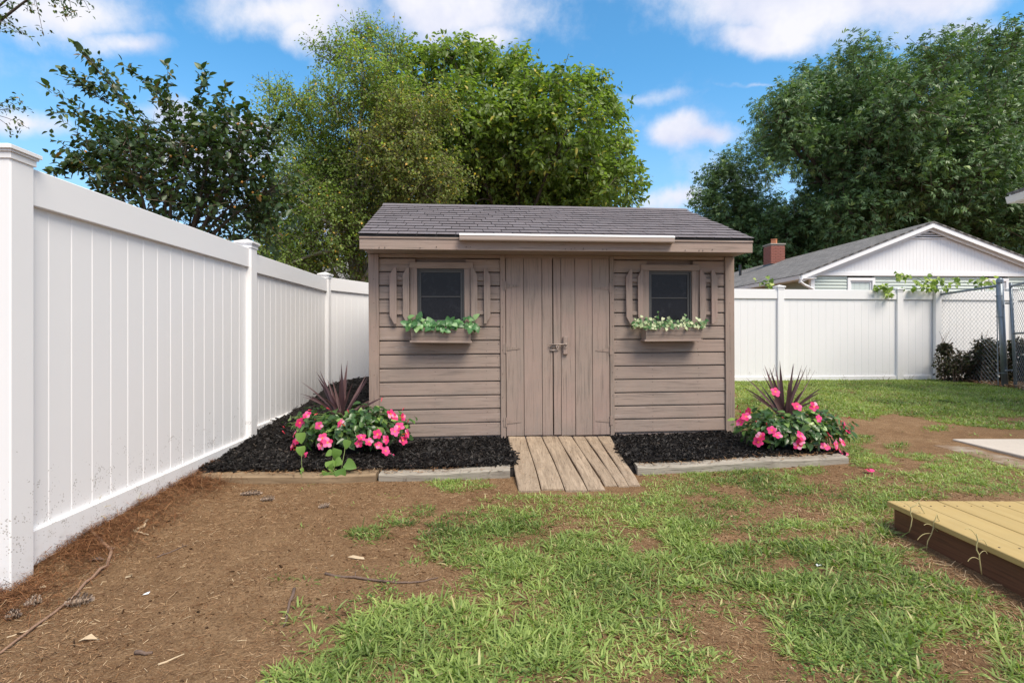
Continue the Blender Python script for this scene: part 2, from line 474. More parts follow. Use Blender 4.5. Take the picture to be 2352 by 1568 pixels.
M_white = plain('white_trim', (.80, .80, .81), .45, 0, .03, 3)
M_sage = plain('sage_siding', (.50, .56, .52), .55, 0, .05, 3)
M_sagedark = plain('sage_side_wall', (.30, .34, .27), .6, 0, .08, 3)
M_brick = plain('red_brick', (.27, .10, .075), .85, 0, .35, 20, bmp=.3)
M_mortar = plain('mortar', (.30, .27, .24), .9, 0, .2, 20)
M_terracotta = plain('orange_clay_flue', (.50, .20, .10), .75, 0, .15, 9)
M_bark = plain('bark', (.075, .06, .045), .9, 0, .4, 14, bmp=.8)
M_barkpale = plain('pale_birch_bark', (.30, .27, .22), .85, 0, .4, 12, bmp=.4)
M_stick = plain('stick_bark', (.15, .10, .075), .85, 0, .35, 30, bmp=.6)
M_branch = plain('reddish_brown_branch', (.27, .165, .11), .85, 0, .35, 30, bmp=.6)
M_pale = plain('pale_dry_wood', (.52, .40, .26), .85, 0, .3, 30, bmp=.4)
M_cone = plain('pine_cone_scales', (.30, .225, .17), .8, 0, .55, 60)
M_paper = plain('white_paper', (.75, .80, .82), .7, 0, .05)
M_stem = plain('green_stem', (.17, .22, .07), .6, 0, .2)
M_straw = plain('straw_stem', (.42, .36, .17), .7, 0, .25, 20)
M_nail = plain('rusty_nail', (.05, .035, .03), .7)
M_curtain = plain('pale_curtain', (.55, .62, .60), .8, 0, .1)

m, t, b, o = newmat('window_glass'); v_, r = objco(t, 3)
mesh_ = t.math('GREATER_THAN', t.noise(t.scale3(v_, (260, 260, 260)), 1.0, 0), .5)
sm_ = t.ramp(t.noise(v_, 16, 5, .7), [(.55, 0.0), (.85, 1.0)])
t.put(b.inputs['Base Color'], t.mix(t.math('MULTIPLY', sm_, .35), t.mix(mesh_, (.010, .010, .013), (.020, .020, .024)), (.09, .09, .10)))
b.inputs['Roughness'].default_value = .22; b.inputs['Specular IOR Level'].default_value = .22
M_glass = m

# shingles
def shingle_mat(name, col, tabs=0):
    m, t, b, o = newmat(name); v_, r = objco(t, 5.0)
    sp_ = t.noise(v_, 230, 2, .7); big = t.noise(v_, 5, 4)
    c = t.mix(t.ramp(sp_, [(.35, 0.0), (.65, 1.0)]), tuple(x * .62 for x in col), tuple(x * 1.35 for x in col))
    c = t.mix(t.math('MULTIPLY', r, .45), c, tuple(x * .65 for x in col))
    c = t.mix(t.math('MULTIPLY', t.ramp(big, [(.45, 0.0), (.7, 1.0)]), .35), c, (col[0] * 1.25, col[1] * 1.15, col[2] * 1.1))
    if tabs:
        br = t.node('ShaderNodeTexBrick'); tcu = t.node('ShaderNodeTexCoord')
        t.put(br.inputs['Vector'], t.scale3(tcu.outputs['Object'], (1, 1, 1)))
        br.inputs['Scale'].default_value = 1; br.inputs['Brick Width'].default_value = .32; br.inputs['Row Height'].default_value = .13; br.inputs['Mortar Size'].default_value = .008
        br.inputs['Color1'].default_value = (.8, .8, .8, 1); br.inputs['Color2'].default_value = (1.2, 1.2, 1.2, 1); br.inputs['Mortar'].default_value = (.35, .35, .35, 1)
        c = t.mix(.9, c, br.outputs[0], 'MULTIPLY')
    t.put(b.inputs['Base Color'], c); b.inputs['Roughness'].default_value = .95; b.inputs['Specular IOR Level'].default_value = .2
    bump(t, b, sp_, .5, .003)
    return m
M_shingle = shingle_mat('purple_grey_shingles', (.170, .156, .168))
M_felt = plain('roofing_felt', (.02, .02, .022), .9)
M_shfar = shingle_mat('grey_shingles_far', (.19, .185, .18), 1)

# soil
m, t, b, o = newmat('bare_soil'); v_, r = objco(t)
big = t.noise(v_, 1.6, 6, .68); med = t.noise(v_, 9, 6, .68); fin = t.noise(v_, 90, 5, .75); strw = t.noise(t.scale3(v_, (1, 3.5, 1)), 60, 4, .7, 2.5)
c = t.mix(t.ramp(big, [(.3, 0.0), (.7, 1.0)]), (.215, .122, .060), (.320, .204, .110))
c = t.mix(t.ramp(med, [(.32, 0.0), (.68, 1.0)]), t.mix(1.0, c, (.66, .62, .58), 'MULTIPLY'), c)
c = t.mix(t.math('MULTIPLY', t.ramp(fin, [(.40, 1.0), (.52, 0.0)]), .65), c, (.08, .042, .022))
c = t.mix(t.math('MULTIPLY', t.ramp(strw, [(.56, 0.0), (.66, 1.0)]), .7), c, (.60, .44, .27))
t.put(b.inputs['Base Color'], c); b.inputs['Roughness'].default_value = .95; b.inputs['Specular IOR Level'].default_value = .12
bp = bump(t, b, med, .5, .02); bump(t, b, t.math('ADD', fin, strw), .9, .006, bp)
M_soil = m
m, t, b, o = newmat('black_mulch'); v_, r = objco(t)
fin = t.noise(t.scale3(v_, (1, 2.5, 1)), 55, 5, .75, 2.0); med = t.noise(v_, 10, 4, .6)
c = t.mix(t.ramp(fin, [(.38, 0.0), (.72, 1.0)]), (.006, .005, .005), (.040, .032, .028))
c = t.mix(t.math('MULTIPLY', t.ramp(fin, [(.66, 0.0), (.76, 1.0)]), .6), c, (.16, .12, .09))
t.put(b.inputs['Base Color'], c); b.inputs['Roughness'].default_value = .8; b.inputs['Specular IOR Level'].default_value = .25
bp = bump(t, b, med, .6, .02); bump(t, b, fin, 1.0, .012, bp)
M_mulch = m
m, t, b, o = newmat('pale_concrete'); v_, r = objco(t)
c = t.mix(t.noise(v_, 3, 5, .6), (.44, .39, .33), (.56, .50, .43)); c = t.mix(t.math('MULTIPLY', t.ramp(t.noise(v_, 60, 4, .7), [(.35, 1.0), (.5, 0.0)]), .3), c, (.28, .24, .2))
t.put(b.inputs['Base Color'], c); b.inputs['Roughness'].default_value = .85; bump(t, b, t.noise(v_, 80, 4, .7), .3, .003)
M_conc = m

G_stops = [(0.0, (.055, .090, .022)), (.25, (.150, .220, .055)), (.55, (.260, .345, .095)), (.8, (.340, .430, .125)), (.93, (.50, .50, .20)), (1.0, (.50, .43, .24))]
M_grass = leafmat('crab_grass_blades', G_stops, 'attr', .30, .5, .35)
M_needle = leafmat('pine_needles', [(0, (.085, .038, .018)), (.4, (.22, .115, .055)), (.75, (.42, .27, .15)), (1, (.66, .52, .34))], 'attr', .05, .7, .2)
M_chip = leafmat('mulch_chips', [(0, (.006, .005, .005)), (.6, (.022, .018, .016)), (.9, (.055, .045, .038)), (1, (.19, .145, .11))], 'attr', .0, .6, .35)
M_dogleaf = leafmat('dark_ovate_leaves', [(0, (0.028, 0.051, 0.018)), (.5, (0.046, 0.088, 0.026)), (.85, (0.094, 0.149, 0.040)), (.95, (0.143, 0.187, 0.050)), (1, (0.264, 0.143, 0.044))], 'attr', .22, .40, .5)
M_dogleaf_r = leafmat('dark_ovate_leaves_single', [(0, (0.028, 0.051, 0.018)), (.5, (0.046, 0.088, 0.026)), (.85, (0.094, 0.149, 0.040)), (.95, (0.143, 0.187, 0.050)), (1, (0.264, 0.143, 0.044))], 'rand', .22, .40, .5)
M_birch = leafmat('fine_birch_leaves', [(0, (0.094, 0.138, 0.038)), (.35, (0.181, 0.254, 0.065)), (.7, (0.297, 0.392, 0.116)), (.92, (0.435, 0.493, 0.174)), (.96, (0.797, 0.522, 0.102)), (1, (0.800, 0.464, 0.087))], 'attr', .45, .5, .4)
M_birchb = leafmat('brownish_birch_leaves', [(0, (0.098, 0.109, 0.036)), (.45, (0.196, 0.210, 0.067)), (.8, (0.322, 0.308, 0.105)), (.93, (0.476, 0.322, 0.112)), (1, (0.800, 0.504, 0.084))], 'attr', .42, .55, .3)
M_cherry = leafmat('cherry_leaves', [(0, (.075, .115, .026)), (.35, (.150, .220, .050)), (.7, (.250, .330, .085)), (.9, (.40, .44, .12)), (1, (.62, .50, .12))], 'attr', .42, .42, .45)
M_oak = leafmat('oak_leaves', [(0, (0.045, 0.090, 0.033)), (.4, (0.093, 0.168, 0.063)), (.8, (0.188, 0.285, 0.117)), (1, (0.330, 0.435, 0.150))], 'attr', .22, .45, .45)
M_shrub = leafmat('dark_red_shrub_leaves', [(0, (.018, .02, .014)), (.4, (.04, .055, .025)), (.7, (.07, .04, .035)), (1, (.16, .15, .07))], 'attr', .2, .5, .4)
M_twig = leafmat('twigs', [(0, (.05, .04, .03)), (1, (.14, .11, .08))], 'attr', .0, .8, .2)
M_mandleaf = leafmat('glossy_green_leaves', [(0, (.030, .075, .022)), (.55, (.055, .125, .034)), (.8, (.12, .22, .055)), (1, (.27, .40, .10))], 'rand', .22, .30, .5)
M_mandleaf_a = leafmat('glossy_green_leaves_mass', [(0, (.030, .075, .022)), (.55, (.055, .125, .034)), (.8, (.12, .22, .055)), (1, (.27, .40, .10))], 'attr', .22, .30, .5)
M_vineleaf = leafmat('lime_vine_leaves', [(0, (.11, .22, .045)), (1, (.22, .36, .08))], 'rand', .30, .45, .4)
M_potleaf = leafmat('bright_variegated_leaves', [(0, (.018, .095, .022)), (.6, (.045, .19, .040)), (.85, (.12, .30, .09)), (1, (.26, .42, .18))], 'rand', .2, .38, .5, vein=18)
M_ivy = leafmat('cream_edged_ivy_leaves', [(0, (.035, .12, .035)), (.45, (.11, .22, .08)), (.7, (.38, .46, .25)), (1, (.60, .63, .42))], 'rand', .2, .45, .4)
M_spike = leafmat('burgundy_spike_leaves', [(0, (.045, .022, .028)), (.6, (.095, .048, .055)), (1, (.17, .10, .10))], 'rand', .12, .35, .5)
M_petal = leafmat('pink_petals', [(0, (.60, .018, .12)), (.45, (.76, .045, .22)), (.75, (.82, .10, .32)), (1, (.88, .42, .60))], 'rand', .22, .55, .3)
M_throat = plain('orange_flower_throat', (.85, .20, .04), .6, 0, .2)
M_bud = plain('red_flower_bud', (.60, .05, .08), .5, 0, .2)
M_fruit = plain('small_orange_fruit', (.55, .26, .05), .5, 0, .4, 3)

m, t, b, o = newmat('dirt_covered_concrete'); v_, r = objco(t)
c = t.mix(t.ramp(t.noise(v_, 5, 6, .7), [(.38, 0.0), (.56, 1.0)]), (.40, .33, .25), (.25, .155, .085)); t.put(b.inputs['Base Color'], t.mix(t.noise(v_, 70, 4, .7), c, tuple([.5] * 3), 'MULTIPLY')); b.inputs['Roughness'].default_value = .95; bump(t, b, t.noise(v_, 60, 5, .7), .6, .006)
M_concd = m
# ------------------------------------------------------------------ ground
def axis_steps(parts):
    out_ = []
    for a, b_, s in parts: out_ += list(np.arange(a, b_ - 1e-6, s))
    out_.append(parts[-1][1]); return np.array(out_)

gx = axis_steps([(-160, -20, 20), (-20, -4, 1), (-4, 6, .035), (6, 10, .08), (10, 40, 2), (40, 200, 20)])
gy = axis_steps([(-60, -4, 8), (-4, 1, .5), (1, 5.6, .035), (5.6, 11, .08), (11, 40, 2), (40, 240, 20)])
X_, Y_ = np.meshgrid(gx, gy); Z_ = gz(X_, Y_)
SLAB = (4.28, 9.0, 2.2, 5.15)
nx, ny = len(gx), len(gy)
idx = np.arange(nx * ny).reshape(ny, nx)
faces = np.stack([idx[:-1, :-1], idx[:-1, 1:], idx[1:, 1:], idx[1:, :-1]], -1).reshape(-1, 4)
me = fast_mesh('ground', np.stack([X_, Y_, Z_], -1).reshape(-1, 3), [faces], M_soil, smooth=True)
ground = link('ground', me); tag(ground, kind='structure')

# mulch bed
bx = np.arange(-2.46, 3.15, .025); by = np.concatenate([np.arange(3.85, 5.9, .025), np.arange(5.9, 9.0, .05)])
X_, Y_ = np.meshgrid(bx, by); ins = in_mulch(X_, Y_)
soft = np.zeros_like(X_)
offs = [(-.06, 0), (.06, 0), (0, -.06), (0, .06), (0, 0), (.045, .045), (-.045, .045), (.045, -.045), (-.045, -.045)]
for ox, oy in offs: soft += in_mulch(X_ + ox, Y_ + oy)
soft /= len(offs)
Z_ = np.where(soft > 0, gz(X_, Y_) - .03 + (mz(X_, Y_) - gz(X_, Y_) + .03) * soft ** .5, gz(X_, Y_) - .08)
nx, ny = len(bx), len(by); idx = np.arange(nx * ny).reshape(ny, nx)
keep = (soft[:-1, :-1] + soft[1:, 1:] + soft[:-1, 1:] + soft[1:, :-1]) > 0
faces = np.stack([idx[:-1, :-1], idx[:-1, 1:], idx[1:, 1:], idx[1:, :-1]], -1)[keep]
me = fast_mesh('mulch_bed', np.stack([X_, Y_, Z_], -1).reshape(-1, 3), [faces], M_mulch, smooth=True)
mulch = link('mulch_bed', me); tag(mulch, kind='structure')
n = 60000
x = rng.uniform(-2.4, 3.1, n); y = np.where(rng.random(n) < .8, rng.uniform(3.95, 5.5, n), rng.uniform(5.4, 8.6, n))
k = in_mulch(x, y); x, y = x[k], y[k]; n = len(x)
z = mz(x, y) + rng.uniform(-.004, .010, n)
a = rng.uniform(0, 2 * math.pi, n); e = rng.normal(0, .30, n)
Dv = np.stack([np.cos(a) * np.cos(e), np.sin(a) * np.cos(e), np.sin(e)], 1)
Nv = nrm(np.stack([rng.normal(0, .35, n), rng.normal(0, .35, n), np.ones(n)], 1))
o = scatter('mulch_chips', np.stack([x, y, z], 1), Dv, Nv, rng.uniform(.012, .05, n), rng.uniform(.004, .012, n), T_CHIP, M_chip, rng.beta(1.3, 2.2, n))
tag(o, 'shredded black mulch chips in the beds along and beside the shed', 'mulch')

# concrete path with its lower dirty strip
pb = MB(); pb.box(4.28, 9.2, 2.2, 5.14, .0, .086); path = pb.build('path', M_conc, bevel=.006); tag(path, kind='structure')
pb = MB(); pb.box(3.93, 4.22, 2.4, 4.95, -.02, .066); o = pb.build('path_edging', M_concd, bevel=.01); tag(o, kind='structure')

# ------------------------------------------------------------------ grass
POLY_MAIN = [(560, 1640), (600, 1540), (740, 1490), (850, 1440), (880, 1390), (1000, 1350), (1060, 1312), (965, 1292), (935, 1250), (1000, 1215), (1060, 1170), (1190, 1132), (1400, 1130),
             (1455, 1124), (1480, 1080), (1560, 1072), (1640, 1098), (1720, 1088), (1800, 1078), (1860, 1110), (1960, 1105), (2060, 1085), (2160, 1052), (2230, 1040), (2360, 1070), (2500, 1090), (2500, 1135), (2045, 1148),
             (2060, 1215), (2120, 1270), (2210, 1345), (2360, 1400), (2500, 1640)]
POLY_FAR = [(1680, 960), (1680, 860), (2900, 850), (2900, 1010), (2400, 990), (2200, 976), (2120, 958), (2050, 948), (1980, 966), (1930, 958), (1860, 948), (1780, 955)]
POLY_SIDE = [(1925, 985), (1990, 1030), (2035, 1065), (2045, 1085), (1965, 1075), (1940, 1040)]
BARE = [(1302, 1216, 60, 12), (1455, 1222, 60, 16), (1500, 1255, 42, 24), (1590, 1144, 50, 12), (1715, 1192, 60, 14), (1694, 1235, 50, 20), (1775, 1170, 60, 10), (1890, 1182, 70, 12),
        (1872, 1238, 80, 14), (1861, 1306, 45, 14), (1985, 1335, 45, 12), (2150, 1470, 62, 70), (2125, 1292, 55, 22), (2210, 1560, 90, 60), (1700, 1520, 130, 95), (1600, 1440, 120, 36), (1500, 1560, 90, 22),
        (1278, 1282, 22, 14), (1200, 1560, 120, 14), (1660, 1120, 60, 10), (1960, 1215, 60, 16), (2320, 1420, 60, 30), (2290, 1050, 40, 16), (2060, 1240, 30, 30), (1070, 1440, 40, 10), (2345, 965, 50, 8)]
TUFTS = [(1050, 1102, 75, 16), (1080, 1120, 60, 10), (850, 1228, 48, 18), (920, 1188, 60, 18), (975, 1172, 24, 16), (2062, 1026, 26, 9), (2065, 1042, 14, 9), (1985, 1008, 26, 8), (1790, 1070, 24, 14), (1850, 1080, 40, 14), (1740, 1075, 20, 10),
         (1680, 1085, 30, 10), (1650, 1095, 60, 12), (2160, 985, 30, 6), (2230, 1015, 14, 8), (2120, 1050, 30, 8)]


def inpoly(u_, v_, poly):
    r_ = np.zeros(u_.shape, bool); n_ = len(poly)
    for i in range(n_):
        x1, y1 = poly[i]; x2, y2 = poly[(i + 1) % n_]
        c_ = ((y1 > v_) != (y2 > v_)) & (u_ < (x2 - x1) * (v_ - y1) / ((y2 - y1) or 1e-9) + x1)
        r_ ^= c_
    return r_


def blocked(x, y):
    """footprints where nothing grows: ramp, shed, deck, path, timbers, fence line"""
    sx = (x + 1.368) * .9957 + (y - 5.081) * .0924; sy = -(x + 1.368) * .0924 + (y - 5.081) * .9957
    b_ = (sx > -.05) & (sx < 3.72) & (sy > -.02) & (sy < 2.5)
    b_ |= (x > .0) & (x < .96) & (y > 3.62) & (y < 5.2)
    b_ |= (x > 2.06) & (y < 3.0)
    b_ |= (x > 4.24) & (y < 5.18) & (y > 2.1)
    b_ |= (y > yf(x) + .02) & (y < yf(x) + .17) & (((x > -2.35) & (x < 0)) | ((x > .97) & (x < 2.78)))
    b_ |= in_mulch(x, y) | (x < -2.35)
    return b_


def cover(x, y):
    jx = (fbm(x, y, 4.5, 40) - .5) * .40; jy = (fbm(x, y, 4.5, 50) - .5) * .40
    u_, v_ = px_of(x + jx, y + jy, gz(x, y)); v_ = np.minimum(v_, 1600)
    c = (inpoly(u_, v_, POLY_MAIN) | inpoly(u_, v_, POLY_FAR) | inpoly(u_, v_, POLY_SIDE)).astype(float)
    for (a_, b_, ra, rb) in BARE: c *= np.where(((u_ - a_) / ra) ** 2 + ((v_ - b_) / rb) ** 2 < .85, .05, 1)
    ub, vb = px_of(x + jx * .3, y + jy * .3, gz(x, y))
    for (a_, b_, ra, rb) in TUFTS: c = np.maximum(c, np.where(((ub - a_) / ra) ** 2 + ((vb - b_) / rb) ** 2 < 1, .9, 0))
    seed = inpoly(u_, v_, [(640, 1500), (630, 1330), (700, 1310), (860, 1310), (1010, 1350), (900, 1420), (860, 1480)])
    c = np.maximum(c, np.where(seed, .10 * sst(fbm(x, y, 6, 77), .4, .6) + .02, 0)); c = np.maximum(c, .004 * (u_ > 600))
    dn = fbm(x, y, 3.2, 60)
    thin = sst(dn, .31, .48) * (.35 + .65 * sst(fbm(x, y, 7, 66), .36, .54))
    return c * np.where(y < 5.3, .15 + .85 * thin, .85 + .15 * thin) * ~blocked(x, y)


def tufts(n, xr, yr, dens_pow=1.0):
    x = rng.uniform(*xr, n); y = rng.uniform(*yr, n); c = cover(x, y)
    k_ = rng.random(n) < c; return x[k_], y[k_], c[k_]


def grow(name, n, xr, yr, blades_, Lr, Wr, T, lab, spread=.02):
    x, y, c = tufts(n, xr, yr); m_ = len(x); big_ = fbm(x, y, 1.6, 70)
    nb = blades_; tot = m_ * nb
    cx_ = np.repeat(x, nb); cy_ = np.repeat(y, nb); tv_ = np.repeat(rng.random(m_), nb); bg_ = np.repeat(big_, nb)
    a = rng.uniform(0, 2 * math.pi, tot); rr = rng.random(tot) ** .5 * spread
    bx_ = cx_ + np.cos(a) * rr; by_ = cy_ + np.sin(a) * rr
    el = rng.normal(.46, .36, tot).clip(.04, 1.3)
    D_ = np.stack([np.cos(a) * np.cos(el), np.sin(a) * np.cos(el), np.sin(el)], 1)
    N_ = np.stack([-np.cos(a) * np.sin(el), -np.sin(a) * np.sin(el), np.cos(el)], 1) + rng.normal(0, .28, (tot, 3))
    L_ = rng.uniform(*Lr, tot) * (.55 + .75 * bg_) * np.repeat(rng.uniform(.7, 1.3, m_), nb)
    W_ = rng.uniform(*Wr, tot) * np.repeat(rng.uniform(.7, 1.3, m_), nb)
    hue = np.repeat(fbm(x, y, 2.3, 90), nb)
    var = (.42 * rng.random(tot) + .26 * tv_ + .85 * (hue - .30) - .06).clip(0, .9)
    dry = rng.random(tot) < .035; var = np.where(dry, rng.uniform(.93, 1, tot), var)
    P_ = np.stack([bx_, by_, gz(bx_, by_) - .004], 1)
    o_ = scatter(name, P_, D_, N_, L_, W_, T, M_grass, var, bend=rng.uniform(.15, .6, tot))
    tag(o_, lab, 'grass'); return o_


grow('grass', 15500, (-1.3, 3.3), (1.2, 3.1), 15, (.025, .092), (.0026, .0075), T_BLADE, 'coarse green crab grass in patches over bare soil in the foreground', .028)
grow('grass', 56000, (-1.3, 3.3), (1.2, 3.1), 9, (.012, .045), (.0018, .0045), T_BLADE2, 'fine short yellowish grass mixed among the coarse grass of the foreground', .04)
grow('grass', 44000, (-1.5, 5.2), (3.1, 5.4), 10, (.02, .065), (.003, .0070), T_BLADE2, 'thin patchy grass in front of the shed and around the timbers', .025)
grow('grass', 80000, (1.9, 11.5), (5.3, 10.4), 7, (.025, .065), (.007, .013), T_BLADE2, 'short bright lawn in front of the back fence', .04)

# low broad leaved weeds between the blades
n = 60000; x = rng.uniform(-1.2, 3.3, n); y = rng.uniform(1.25, 4.2, n)
u_, v_ = px_of(x, y, gz(x, y)); wk = (fbm(x, y, 2.6, 120) > .60) * .5 * (cover(x, y) > .05)
for (a_, b_, ra, rb) in ((2020, 1525, 70, 38), (1860, 1560, 60, 24), (1570, 1530, 50, 34), (1180, 1560, 60, 20), (2090, 1480, 30, 14), (1820, 1330, 44, 20), (1750, 1400, 40, 14), (2230, 1480, 40, 20), (1300, 1460, 60, 20)): wk = np.maximum(wk, .9 * (((u_ - a_) / ra) ** 2 + ((v_ - b_) / rb) ** 2 < 1))
k = (rng.random(n) < wk) & ~blocked(x, y); x, y = x[k], y[k]; n = len(x); a = rng.uniform(0, 6.28, n)
M_clover = leafmat('small_weed_leaves', [(0, (.045, .085, .02)), (.5, (.10, .19, .035)), (1, (.22, .34, .07))], 'attr', .3, .5, .35)
o = scatter('weed_leaves', np.stack([x, y, gz(x, y) + rng.uniform(.0, .032, n)], 1), np.stack([np.cos(a), np.sin(a), rng.normal(.15, .3, n)], 1), rng.normal(0, .4, (n, 3)) + np.array([0, 0, 1]), rng.uniform(.007, .016, n), rng.uniform(.005, .011, n), T_LEAF, M_clover, rng.random(n))
tag(o, 'low weeds with tiny round leaves growing among the foreground grass', 'weeds')

# ------------------------------------------------------------------ needle litter
def litter(name, n, xr, yr, Lr, w_, lab, fn=None, lift=.003, vpow=(1.6, 2.0), el=.12, mat=None):
    x = rng.uniform(*xr, n); y = rng.uniform(*yr, n); k_ = rng.random(n) < (fn(x, y) if fn else 1.0)
    k_ &= ~blocked(x, y) | (x < -2.3); x, y = x[k_], y[k_]; n = len(x)
    a = rng.uniform(0, math.pi * 2, n); e_ = rng.normal(0, el, n)
    D_ = np.stack([np.cos(a) * np.cos(e_), np.sin(a) * np.cos(e_), np.sin(e_)], 1)
    N_ = np.stack([rng.normal(0, .3, n), rng.normal(0, .3, n), np.ones(n)], 1)
    z = gz(x, y) + np.abs(rng.normal(0, lift, n)) + .001
    o_ = scatter(name, np.stack([x, y, z], 1), D_, N_, rng.uniform(*Lr, n), w_ * rng.uniform(.6, 1.4, n), T_QUAD, mat or M_needle, rng.beta(*vpow, n), bend=.1)
    tag(o_, lab, 'pine needles'); return o_

litter('pine_needles', 110000, (-2.4, 3.2), (1.2, 4.2), (.010, .040), .0019, 'fine dry pine needles scattered over the bare soil', lambda x, y: .35 + .65 * sst(fbm(x, y, 2, 11), .35, .6))
litter('pine_needles', 22000, (-2.4, 8), (4.0, 8.5), (.015, .045), .0022, 'sparse dry needles on the soil of the far yard', lambda x, y: .2 + .8 * sst(fbm(x, y, 2, 12), .4, .6))
def pile(x, y): return np.exp(-((x + 2.3) / .21) ** 2) * (y > 2.1) * (.35 + .65 * sst(fbm(x, y, 5, 14), .35, .6))
M_needle_red = leafmat('rust_needles', [(0, (.06, .022, .010)), (.4, (.20, .085, .035)), (.75, (.36, .19, .09)), (1, (.60, .42, .24))], 'attr', .05, .7, .2)
litter('needle_pile', 75000, (-2.42, -1.8), (1.9, 4.15), (.02, .075), .0016, 'long rust brown pine needles heaped along the foot of the white fence', pile, .020, (1.6, 3.2), .38, M_needle_red)
litter('dry_grass', 9000, (1.3, 2.1), (1.5, 3.3), (.02, .07), .0018, 'dry grass and needles lying beside the yellow wooden platform', lambda x, y: sst(x, 1.5, 2.05), .008, (2.5, 1.6), .3)

n = 26000; x = rng.uniform(-2.35, 3.4, n); y = 1.2 + 3.2 * rng.random(n) ** 1.2; k = ~blocked(x, y) & (rng.random(n) < .15 + .85 * sst(fbm(x, y, 3, 15), .4, .62)); x, y = x[k], y[k]; n = len(x); a = rng.uniform(0, 6.28, n)
M_clod = leafmat('soil_clods', [(0, (.09, .048, .024)), (.5, (.19, .108, .055)), (.9, (.34, .23, .13)), (1, (.6, .5, .36))], 'attr', .0, .9, .1)
o = scatter('soil_clods', np.stack([x, y, gz(x, y) - .001], 1), np.stack([np.cos(a), np.sin(a), rng.normal(0, .25, n)], 1), rng.normal(0, .35, (n, 3)) + np.array([0, 0, 1]), rng.gamma(2.0, .0032, n) + .003, rng.gamma(2.0, .0022, n) + .002, T_CHIP, M_clod, rng.beta(1.3, 2.0, n))
tag(o, 'small clods, bark crumbs and chips on the bare soil', 'soil crumbs')

# ------------------------------------------------------------------ white vinyl fences
def vinyl_run(root, A, B, zt, zb, boards, post_w=.127, flip=1):
    """one bay between post centres A and B (x,y): rails and tongued boards, yard face to the +normal side"""
    A = Vector((A[0], A[1], 0)); B = Vector((B[0], B[1], 0)); d = (B - A); Ln = d.length; ang = math.atan2(d.y, d.x)
    M = Matrix.Translation(A) @ Matrix.Rotation(ang, 4, 'Z')
    x0, x1 = post_w / 2 - .01, Ln - post_w / 2 + .01
    # hollow rails with a small shadow reveal
    MB().box(x0, x1, -.045, .045, zt - .175, zt, M).build('rail', M_vinyl, root, bevel=.004)
    MB().box(x0, x1, -.045, .045, zb - .05, zb + .12, M).build('rail', M_vinyl, root, bevel=.004)
    nb = boards; w_ = (x1 - x0) / nb
    for i in range(nb):
        a_ = x0 + i * w_; b_ = a_ + w_
        pts = [(a_, .0175), (a_, -.0135), (a_ + .004, -.0175), (b_ - .004, -.0175), (b_, -.0135), (b_, .0175)]
        pts = [(p, -q) for p, q in pts]; mb_ = MB(); n0 = len(pts)
        prof = [(a_, -.015), (a_ + .006, -.0185), (b_ - .006, -.0185), (b_, -.015), (b_, .015), (b_ - .006, .0185), (a_ + .006, .0185), (a_, .015)]
        mb_.v += [tuple(M @ Vector((p, q, zb + .10))) for p, q in prof] + [tuple(M @ Vector((p, q, zt - .165))) for p, q in prof]
        k_ = len(prof); mb_.f += [tuple(range(k_)), tuple(range(2 * k_ - 1, k_ - 1, -1))] + [(i_, (i_ + 1) % k_, k_ + (i_ + 1) % k_, k_ + i_) for i_ in range(k_)]
        mb_.build('board', M_vinyl, root)


def vinyl_post(root, p, ang, ztop, zbot=-.2, w_=.127):
    M = Matrix.Translation((p[0], p[1], 0)) @ Matrix.Rotation(ang, 4, 'Z'); h_ = w_ / 2
    po = MB().box(-h_, h_, -h_, h_, zbot, ztop, M).build('post', M_vinyl, root, bevel=.006)
    c = MB()
    c.box(-h_ - .006, h_ + .006, -h_ - .006, h_ + .006, ztop - .028, ztop + .001, M)
    c.box(-h_ - .013, h_ + .013, -h_ - .013, h_ + .013, ztop + .0011, ztop + .012, M)
    c.box(-h_ - .021, h_ + .021, -h_ - .021, h_ + .021, ztop + .0121, ztop + .030, M)
    b0 = len(c.v); e_ = h_ + .021
    c.v += [tuple(M @ Vector(q)) for q in ((-e_, -e_, ztop + .0301), (e_, -e_, ztop + .0301), (e_, e_, ztop + .0301), (-e_, e_, ztop + .0301), (0, 0, ztop + .062))]
    c.f += [(b0, b0 + 1, b0 + 4), (b0 + 1, b0 + 2, b0 + 4), (b0 + 2, b0 + 3, b0 + 4), (b0 + 3, b0, b0 + 4), (b0 + 3, b0 + 2, b0 + 1, b0)]
    cp = link('post_cap', c.mesh('post_cap', M_vinyl, .0015), root)


FX = lambda y: -2.31 - .0511 * (y - 2.42)
side = thing('vinyl_fence', 'tall white vinyl privacy fence running back along the left of the yard', 'fence', (FX(2.42), 2.42, 0))
ys_ = [2.424, 4.86, 7.30]
ps = [(FX(y_), y_) for y_ in ys_]; ps[2] = (-2.53, 7.16)
angs = math.atan2(2.44, -.125)
for p_ in ps: vinyl_post(side, p_, angs, 1.915 if p_[1] < 6 else 1.885)
for i, (zt, zb) in enumerate(((1.885, .05), (1.852, .12))): vinyl_run(side, ps[i], ps[i + 1], zt, zb, 16)
pc = (-1.60, 9.28)
vinyl_post(side, pc, math.atan2(pc[1] - ps[2][1], pc[0] - ps[2][0]), 1.90)
vinyl_run(side, ps[2], pc, 1.874, .12, 15)

